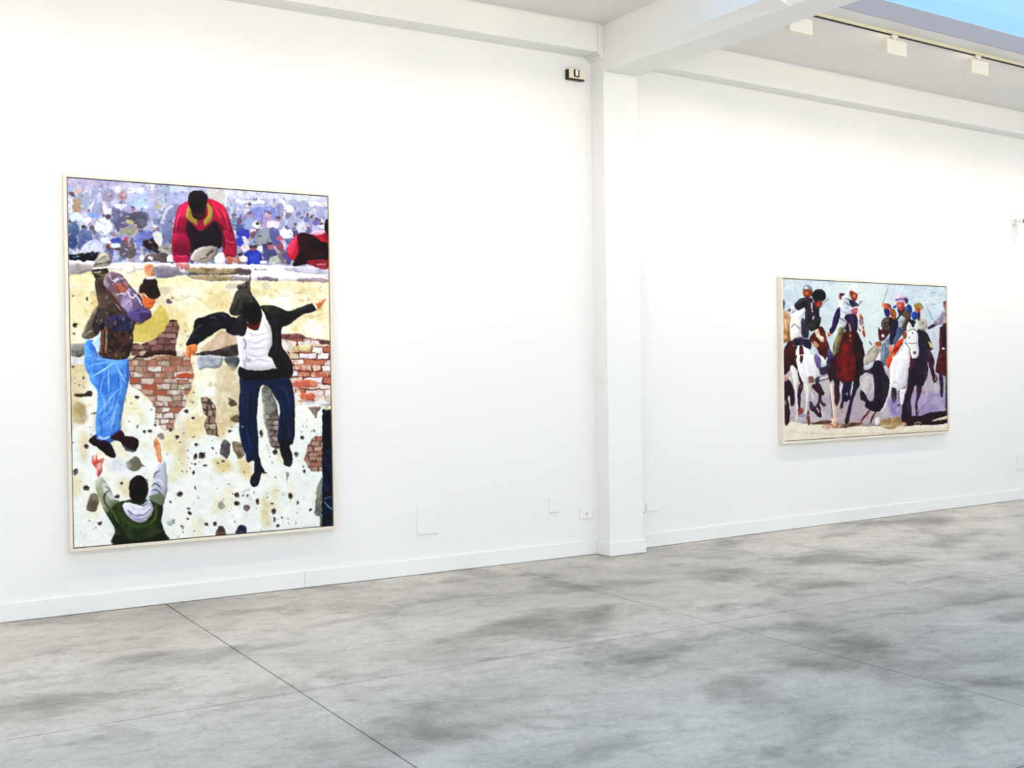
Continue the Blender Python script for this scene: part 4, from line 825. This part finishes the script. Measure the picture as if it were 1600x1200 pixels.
    # dark side of the horse, then its white neck and head
    P('#251132', '748,742 802,738 852,850 882,960 952,1060 962,1210 700,1210 720,1130 772,1050 760,900', '#160a1e'); S('#443050', 14, '800,820 840,960 860,1100', op=.6, taper=1); P('#5c3c30', '870,1000 910,1010 950,1120 920,1140', f=3, op=.6)
    P('#f4f3f2', '580,922 640,1000 662,1080 645,1210 410,1210 470,1090 560,1000', '#dcdcdf', (-1, .4)); P('#6c2428', '640,1000 668,1060 690,1140 670,1210 640,1210 655,1090', f=2); S('#c4c0c8', 9, '560,1040 520,1120 480,1200', op=.6, taper=1); S('#ccc8d0', 9, '610,1060 580,1140 560,1200', op=.6, taper=1)
    P('#29192d', '638,600 702,598 742,640 702,692 668,682', '#170f1c'); P('#f5f3f5', '616,762 680,730 752,760 767,850 752,950 772,1042 742,1112 700,1132 670,1062 660,980 628,900', '#d7d4de', (1, .2)); P('#f2eef2', '616,722 640,622 684,702 650,740'); P('#e8e4ea', '716,682 740,632 752,732'); E('#a8a0a8', 650, 690, 12, 26, op=.7); E('#5c5458', 716, 1042, 20, 22, '#3c3438'); E('#34282c', 690, 775, 8, 14); E('#34282c', 645, 840, 8, 18, op=.8); S('#4c4038', 9, '622,760 680,728 755,752'); S('#54463c', 9, '592,900 640,960 665,1010'); S('#54463c', 8, '635,905 690,920 745,905'); S('#ffffff', 16, '700,800 710,900', op=.8, taper=1)
    # ---- lower left
    p.fr(*I)
    P('#3c1411', '120,-10 302,-10 302,182 222,132 200,180 120,242', '#240c10'); P('#35102c', '125,362 172,300 252,420 268,600 240,662 205,642 200,520 172,560 202,700 192,880 128,886', '#1e0c20'); E('#c2948c', 152, 292, 32, 36, '#8c5c60'); E('#e8dcd4', 205, 300, 10, 26, op=.8); S('#ecd8c8', 14, '182,530 200,620 210,720', op=.9, taper=1); E('#d8a8a0', 140, 620, 10, 40, op=.7)
    P('#ede9e6', '213,140 262,130 312,222 334,330 304,402 314,560 332,662 312,772 302,862 284,862 290,700 280,520 250,330', '#cfc8c6', (1, .2)); P('#411829', '300,180 342,262 392,372 372,452 346,522 342,682 318,692 302,560 312,440 350,402 330,330', '#2a1020'); E('#7c4c48', 345, 402, 30, 34, '#4c2430'); P('#6a2a31', '308,692 372,690 378,752 320,772', '#8c4038')
    P('#2f1428', '500,380 592,348 652,450 667,502 622,532 642,602 692,640 650,662 600,602 622,702 624,802 570,802 530,742 470,702 468,600 540,662 582,560 572,480 520,440', '#481c30'); S('#f0e8e4', 16, '482,392 492,480 522,572', op=.95, taper=1); S('#ecdcd0', 14, '555,680 575,710 596,745', op=.9, taper=1); S('#f0e4dc', 14, '622,690 630,740 640,792', op=.9, taper=1); P('#2c2440', '470,590 520,640 500,700 470,700', '#3c3c5c')
    P('#dedad2', '388,360 482,358 492,470 462,562 452,702 432,782 398,782 420,602 408,480', '#b4a8a4', (1, .2)); S('#f8f6f2', 16, '430,380 440,480 430,600', op=.8, taper=1); P('#6c3528', '428,782 452,700 472,902 440,892'); P('#8c849c', '310,775 450,770 440,802 320,805', op=.8)
    P('#f1f0f1', '305,-10 562,-10 602,132 614,242 532,322 442,362 380,332 330,222', '#dcdce0', (.6, 1)); P('#80709e', '528,-10 602,-10 622,182 590,162 542,82', '#5c4c7c'); P('#a8857a', '448,272 512,258 522,332 450,352', '#74504c'); S('#ffffff', 30, '400,40 420,150 450,240', op=.7, taper=1); S('#b8b0c0', 12, '345,200 390,280 440,320', op=.6, taper=1); S('#c4bcc8', 10, '545,180 575,240 560,300', op=.7, taper=1); P('#4c1c18', '338,-10 382,-10 372,72 348,82')
    P('#2c2c3c', '538,292 602,258 604,332 550,352', '#484458'); S('#e8dcd8', 14, '602,300 730,248', op=.9); S('#4c2420', 9, '600,325 740,280'); P('#34384d', '650,150 700,100 765,-10 840,-10 802,202 742,302 700,220', '#24243a'); S('#f2eef0', 20, '630,0 690,70', op=.9); S('#f2eef0', 14, '712,5 660,85', op=.9); P('#54424c', '610,150 680,140 700,220 620,240', '#34283a')
    P('#3b1013', '738,60 800,10 850,-60 1150,-60 1186,10 1192,242 1152,332 1082,482 1042,602 1002,782 982,886 938,882 960,762 1000,602 1010,562 960,592 920,602 912,682 874,684 888,602 922,522 900,342 868,332 862,562 838,502 800,402 790,302 738,332', '#241019'); P('#701210', '845,-60 960,-90 1050,-60 1082,80 1062,292 850,292', '#4c0d0d', f=5); P('#120c22', '905,350 1080,350 1075,480 1040,600 1000,780 940,880 960,740 1005,560 930,600 880,680 900,560', '#1f1738'); S('#b02c1c', 20, '900,80 930,180 900,260', op=.45, taper=1); P('#140a10', '1085,40 1170,20 1180,240 1130,340 1090,300', f=4, op=.8)
    S('#f2eef2', 18, '1048,312 1035,400 1018,512', op=.95, taper=1); S('#eee8ec', 22, '910,345 890,420 880,480', op=.9, taper=1); E('#c8c4cc', 965, 490, 12, 20, op=.8)
    P('#eee3d8', '742,372 782,382 802,522 812,682 834,812 790,812 768,702 748,500', '#c8a898', (1, 0)); P('#56212d', '800,400 862,422 862,582 812,642', '#34142a'); S('#3c1c20', 10, '738,460 760,640 770,800', op=.8); P('#e6caaa', '752,830 822,830 842,902 882,942 820,954 758,942', '#a86c50'); S('#fcf4e8', 12, '770,850 780,920', op=.8)
    P('#4a2c20', '480,905 600,860 745,848 745,882 600,902', '#74483c', f=2); P('#4c3424', '860,945 960,890 1100,868 1180,880 1000,935', '#6c4c38', f=2); P('#dcae98', '630,935 720,898 745,952 690,962', '#b87864', f=2); E('#a88c90', 890, 720, 30, 40, f=5, op=.6); P('#a8a4a8', '1080,500 1180,600 1180,780 1100,720', f=6, op=.6); S('#8c2c24', 14, '1190,770 1160,850', op=.7); E('#9c9c88', 240, 820, 30, 40, f=4, op=.6)
    # ---- lower right
    p.fr(*J)
    P('#ac9068', '240,840 450,790 530,800 522,882 380,955 240,895', '#8c7450', f=4)
    P('#2a1031', '638,20 884,10 892,182 852,302 802,382 722,362 692,442 662,562 672,702 652,882 600,902 540,862 540,702 560,562 612,382 632,182', '#170a1c'); P('#3c3c4c', '840,110 885,100 882,240 850,300', '#24202c', f=3); S('#543060', 14, '650,160 640,320 590,560', op=.6, taper=1); P('#5c1c24', '640,20 700,10 690,120 640,160', f=3, op=.8); P('#39182d', '738,350 812,380 792,482 752,602 762,722 730,765 718,622 740,502', '#24101f'); S('#e8dcd8', 10, '745,670 750,720', op=.7); P('#30303c', '600,600 650,580 660,700 620,720', f=3, op=.7)
    P('#411831', '878,10 942,-10 982,182 1018,262 1002,312 965,312 940,222', '#280f22'); E('#b89080', 995, 272, 14, 34, '#6c4440'); S('#f0ecf0', 12, '885,40 905,120 930,180', op=.8, taper=1)
    P('#511820', '1035,-10 1155,-10 1155,242 1080,202 995,172', '#360e14'); P('#3b1c50', '1038,200 1092,220 1092,482 1060,504 1050,380', '#281238'); P('#311938', '1128,240 1155,240 1155,702 1124,692'); E('#8c7c88', 1100, 270, 14, 20, op=.6); S('#a84434', 20, '1060,20 1020,140', op=.5, taper=1)
    P('#e9e5e9', '388,330 452,320 402,482 352,582 322,702 278,724 268,692 340,542', '#c4bcc4', (-1, .3)); P('#ddd6de', '518,422 602,380 582,502 552,622 528,602', '#f2eef2'); P('#3c3444', '408,400 462,400 472,522 442,602 408,562', '#241e2c'); S('#a89890', 8, '430,480 450,560', op=.6); S('#5c3c8e', 30, '410,590 412,690', op=.8, taper=1); P('#8c74b0', '350,560 480,580 540,740 400,760', f=6, op=.5); E('#cfc6d0', 492, 690, 24, 40, '#a498ac'); S('#2c2026', 12, '502,440 508,545'); S('#4c2c24', 14, '490,422 560,400 600,378'); S('#34242c', 20, '480,640 520,620', op=.7)
    P('#f3f1f4', '415,-10 645,-10 622,202 592,362 502,432 460,402 388,362 388,222', '#dbd8e0', (1, .8)); S('#ffffff', 34, '530,20 490,160 470,300', op=.7, taper=1); S('#b8b0c0', 10, '600,60 560,200 530,320', op=.6, taper=1); S('#a49c90', 12, '440,320 490,340 520,400', op=.6, taper=1); E('#8c847c', 440, 330, 12, 20, op=.5)
    P('#c9c4c4', '-10,230 120,210 165,260 170,430 155,560 110,560 40,470 -10,430', '#a8a4a8', f=3); P('#130817', '-10,150 60,170 140,130 182,50 242,28 292,80 322,202 374,282 374,422 332,562 262,702 200,722 100,692 48,642 60,592 -10,562 -10,440 40,470 100,572 160,562 172,420 162,240 120,215 60,202 -10,242', '#22102a'); S('#9c98a0', 16, '90,180 140,180', op=.6, taper=1); P('#12342a', '280,330 320,320 325,430 290,450', f=3, op=.8); S('#3c2c4c', 16, '190,120 200,300 180,480', op=.5, taper=1); S('#544450', 12, '350,300 350,440 300,560', op=.6, taper=1); E('#5c2428', 285, 110, 14, 24, f=2, op=.7); P('#c41c10', '340,10 420,-10 400,80 370,140 345,110', '#e05020'); S('#f8ece4', 26, '310,110 350,180', op=.8, taper=1)
    S('#4a111d', 26, '112,700 60,770 -10,860', taper=1); S('#3c101c', 24, '192,720 150,800 118,880', taper=1); P('#e2dede', '188,812 236,800 244,882 190,902', '#b4aeb0'); E('#a8a8a0', 225, 755, 20, 40, op=.7)
    P('#7c6ca0', '800,640 900,600 1000,640 900,720 790,740', '#a098b8', f=6, op=.7)
    P('#190911', '550,890 640,780 800,762 900,722 1160,698 1160,752 1050,782 940,832 1160,806 1152,852 1000,882 700,892 620,912', '#2a0e18'); P('#decdb2', '935,838 1050,790 1160,756 1160,802 1050,812', '#c4aa84'); S('#c8b49c', 14, '705,868 760,855 800,862', op=.8, taper=1); P('#e2baa2', '538,862 592,860 592,906 538,912', '#b88870'); S('#e8dcc8', 12, '270,905 340,910 400,905', op=.7); P('#ece6dc', '540,915 700,900 1000,885 1160,870 1160,890 700,925', f=3, op=.6)
    p.brush(2600, 3.4, 1.1, .22, 302, .6)
    return p.finish(420, 320, .45, 60, .3)
painting(I4, 1.408, 3.288, .466, 2.985, paint_wall_climbers(), 'tall painting of men climbing and jumping down a crumbling brick wall', 'oil_paint_wall_climbers', .95)
painting(MR, 1.945, 4.600, .900, 2.517, paint_riders(), 'wide painting of turbaned horse riders galloping over dusty ground', 'oil_paint_riders', .95)

# ------------------------------------------------------------------ fittings on the walls
def plate(M, x0, x1, z0, z1, label, name='cover_plate', th=.011, socket=False, cat='cover plate', group=None):
    o = empty(name, M @ Matrix.Translation(((x0+x1)/2, 0, z0))); tag(o, label, cat, group)
    w = (x1-x0)/2; h = z1-z0
    boxes('plate', [((-w, -th, 0), (w, -.0005, h))], M_plate, o, None, .003)
    if socket:
        boxes('socket_insert', [((-.030, -th-.003, h*.18), (.030, -th+.001, h*.82))], M_plate, o, None, .001)
        boxes('socket_slot', [((-.006, -th-.0045, h*.32), (.006, -th-.002, h*.68))], M_grey, o)
    else:
        for sx in (-1, 1):
            bm = bmesh.new(); add_cyl(bm, (sx*w*.8, -th-.0012, h/2), (sx*w*.8, -th+.001, h/2), .004, None, 10); link('screw', bm, M_plate, o)
    return o
plate(I4, 4.031, 4.223, .322, .556, 'large blank white cover plate low on the wall beside the tall painting', th=.009)
plate(I4, 5.305, 5.398, .406, .530, 'small upright white cover plate on the wall near the column')
plate(I4, 5.622, 5.752, .325, .405, 'white power socket low on the wall tucked beside the column', 'power_socket', .014, True, 'socket')
plate(MR, .165, .310, .329, .412, 'horizontal white cover plate on the wall just past the column')
plate(MR, 6.035, 6.27, .362, .548, 'white cover plate low on the wall far beyond the wide painting')
o = empty('cable_outlet', MR @ Matrix.Translation((.122, 0, .322))); tag(o, 'tiny white cable outlet on the wall against the column', 'outlet')
boxes('box', [((-.016, -.020, 0), (.016, -.0005, .022))], M_plate, o, None, .002); boxes('cable_hole', [((-.006, -.0215, .004), (.006, -.019, .012))], M_grey, o)
MC = Matrix.Translation((XL, 0, 0)) @ Matrix.Rotation(-math.pi/2, 4, 'Z')      # on the column's left side
o = empty('switch_plate', MC @ Matrix.Translation((.085, 0, 1.545))); tag(o, 'small white switch plate on the side of the column', 'switch')
boxes('plate', [((-.045, -.010, 0), (.045, -.0005, .085))], M_plate, o, None, .003); boxes('rocker', [((-.014, -.014, .018), (.014, -.009, .067))], M_plate, o, None, .002)

# alarm box near the ceiling
o = empty('alarm_box', Matrix.Translation((5.627, 0, 4.166))); tag(o, 'small cream alarm box with painted-on side shadow high beside the column', 'alarm')
boxes('housing', [((-.090, -.042, 0), (.088, -.0005, .088))], M_dark, o, None, .004)  # dark left side and underside put the box's shadow into its colour
boxes('front_cover', [((-.080, -.052, .010), (.090, -.041, .092))], M_cream, o, None, .003)
boxes('bezel', [((-.034, -.057, .022), (.024, -.051, .086))], M_dark, o, None, .002)
boxes('button', [((-.019, -.061, .032), (.008, -.056, .082))], M_plate, o, None, .002)

# camera on the wall at the right
o = empty('security_camera', MR @ Matrix.Translation((6.035, 0, 3.295))); tag(o, 'small wall camera with black lens high beyond the wide painting', 'camera')
bm = bmesh.new(); add_box(bm, (-.05, -.015, .02), (.05, -.0005, .14), I4, .004); link('wall_bracket', bm, M_plate, o)
bm = bmesh.new(); add_cyl(bm, (-.0, -.012, .09), (-.0, -.075, .060), .014); link('arm', bm, M_plate, o, smooth=False)
bm = bmesh.new(); add_box(bm, (-.05, -.17, .03), (.05, -.07, .09), I4, .012); link('housing', bm, M_plate, o)
bm = bmesh.new(); add_cyl(bm, (-.02, -.165, .048), (-.052, -.20, .036), .035, .033, 24); link('lens', bm, M_black, o)

# ------------------------------------------------------------------ track lighting
def track(M, x0, x1, y, label):
    o = empty('lighting_track', M @ Matrix.Translation(((x0+x1)/2, y, ZC-.036))); tag(o, label, 'track')
    w = (x1-x0)/2
    boxes('rail', [((-w, -.016, .006), (w, .016, .036))], M_creamtrack, o, None, .002)
    boxes('slot', [((-w, -.012, 0), (w, .012, .0065))], M_slot, o)
    return o
TY = -1.385
track(MR, .15, S_END-.3, TY, 'cream lighting track along the skylight edge beside the wide painting\'s bay')
track(I4, X_LEFT+.3, 5.5, TY, 'cream lighting track along the skylight edge of the tall painting\'s bay')  # added out of view to carry this bay's extra lamps
def flood(M, x, label, group, power, ty=TY, aim=None, spread=None, yaw=0.0):
    """box-shaped wall washer hanging from the track, its lamp window turned to the wall"""
    root = empty('track_light', M @ Matrix.Translation((x, ty, ZC-.184))); tag(root, label, 'track light', group)
    boxes('adapter', [((-.052, -.018, .124), (.026, .018, .150))], M_cream, root, None, .002)
    boxes('stem', [((-.028, -.012, .098), (.002, .012, .128))], M_cream, root, None, .002)
    bm = bmesh.new(); add_box(bm, (-.138, -.026, -.026), (.138, .026, .102), I4, .004)
    link('lamp_box', bm, M_cream, root)
    boxes('lamp_window', [((-.115, .024, -.010), (.115, .0285, .085))], M_lamp, root)
    ld = bpy.data.lights.new('flood_lamp', 'SPOT'); ld.shadow_soft_size = .06; ld.spot_blend = 1.0
    ld.energy = power; ld.color = (1, .79, .63); ld.spot_size = math.radians(spread or 134)
    lo = bpy.data.objects.new('flood_lamp', ld); col.objects.link(lo); lo.parent = root
    lo.location = (0, .095, .036)
    a = math.radians(16) if aim is None else aim
    lo.rotation_euler = Vector((math.sin(a)*math.sin(yaw), math.sin(a)*math.cos(yaw), -math.cos(a))).to_track_quat('-Z', 'Y').to_euler()
    return root
gname = 'box lamps along the lighting track'
FL = [(1.98, 'cream box lamp on the track, first one wholly clear of the cross beam'), (3.235, 'cream box lamp on the track, second one clear of the cross beam'), (.725, 'cream box lamp on the track, half hidden by the cross beam')]
for x, lb in FL: flood(MR, x, lb, gname, 58.0)
for x in (4.5, 5.8, 7.1, 8.4): flood(MR, x, 'cream box lamp farther along the track', gname, 58.0)
for x in (-4.3, -3.0, -1.7, -.4, .9, 2.2, 3.5, 4.8): flood(I4, x, 'cream box lamp on the track of the tall painting\'s bay', gname+', added on the tall painting side', 58.0)  # unseen lamps added to raise the brightness of this bay
# added unseen tracks and lamps mid-hall, put in to brighten the picture wall
TM = -7.4
track(I4, X_LEFT+.3, 5.6, TM, 'cream lighting track on the middle ceiling strip, tall painting\'s side')
track(MR, .5, S_END-.3, TM, 'cream lighting track on the middle ceiling strip, wide painting\'s side')
for x, yw in ((-4.0, 50), (-2.0, 40), (0.0, 25), (2.0, 10), (4.0, 10)): flood(I4, x, 'cream box lamp on the middle track, tall painting\'s side', 'added box lamps on the middle track, tall painting side', 80.0, TM, math.radians(87), 115, math.radians(yw))
for x in (1.5, 3.5, 5.5, 7.5): flood(MR, x, 'cream box lamp on the middle track, wide painting\'s side', 'added box lamps on the middle track, wide painting side', 80.0, TM, math.radians(87), 115)
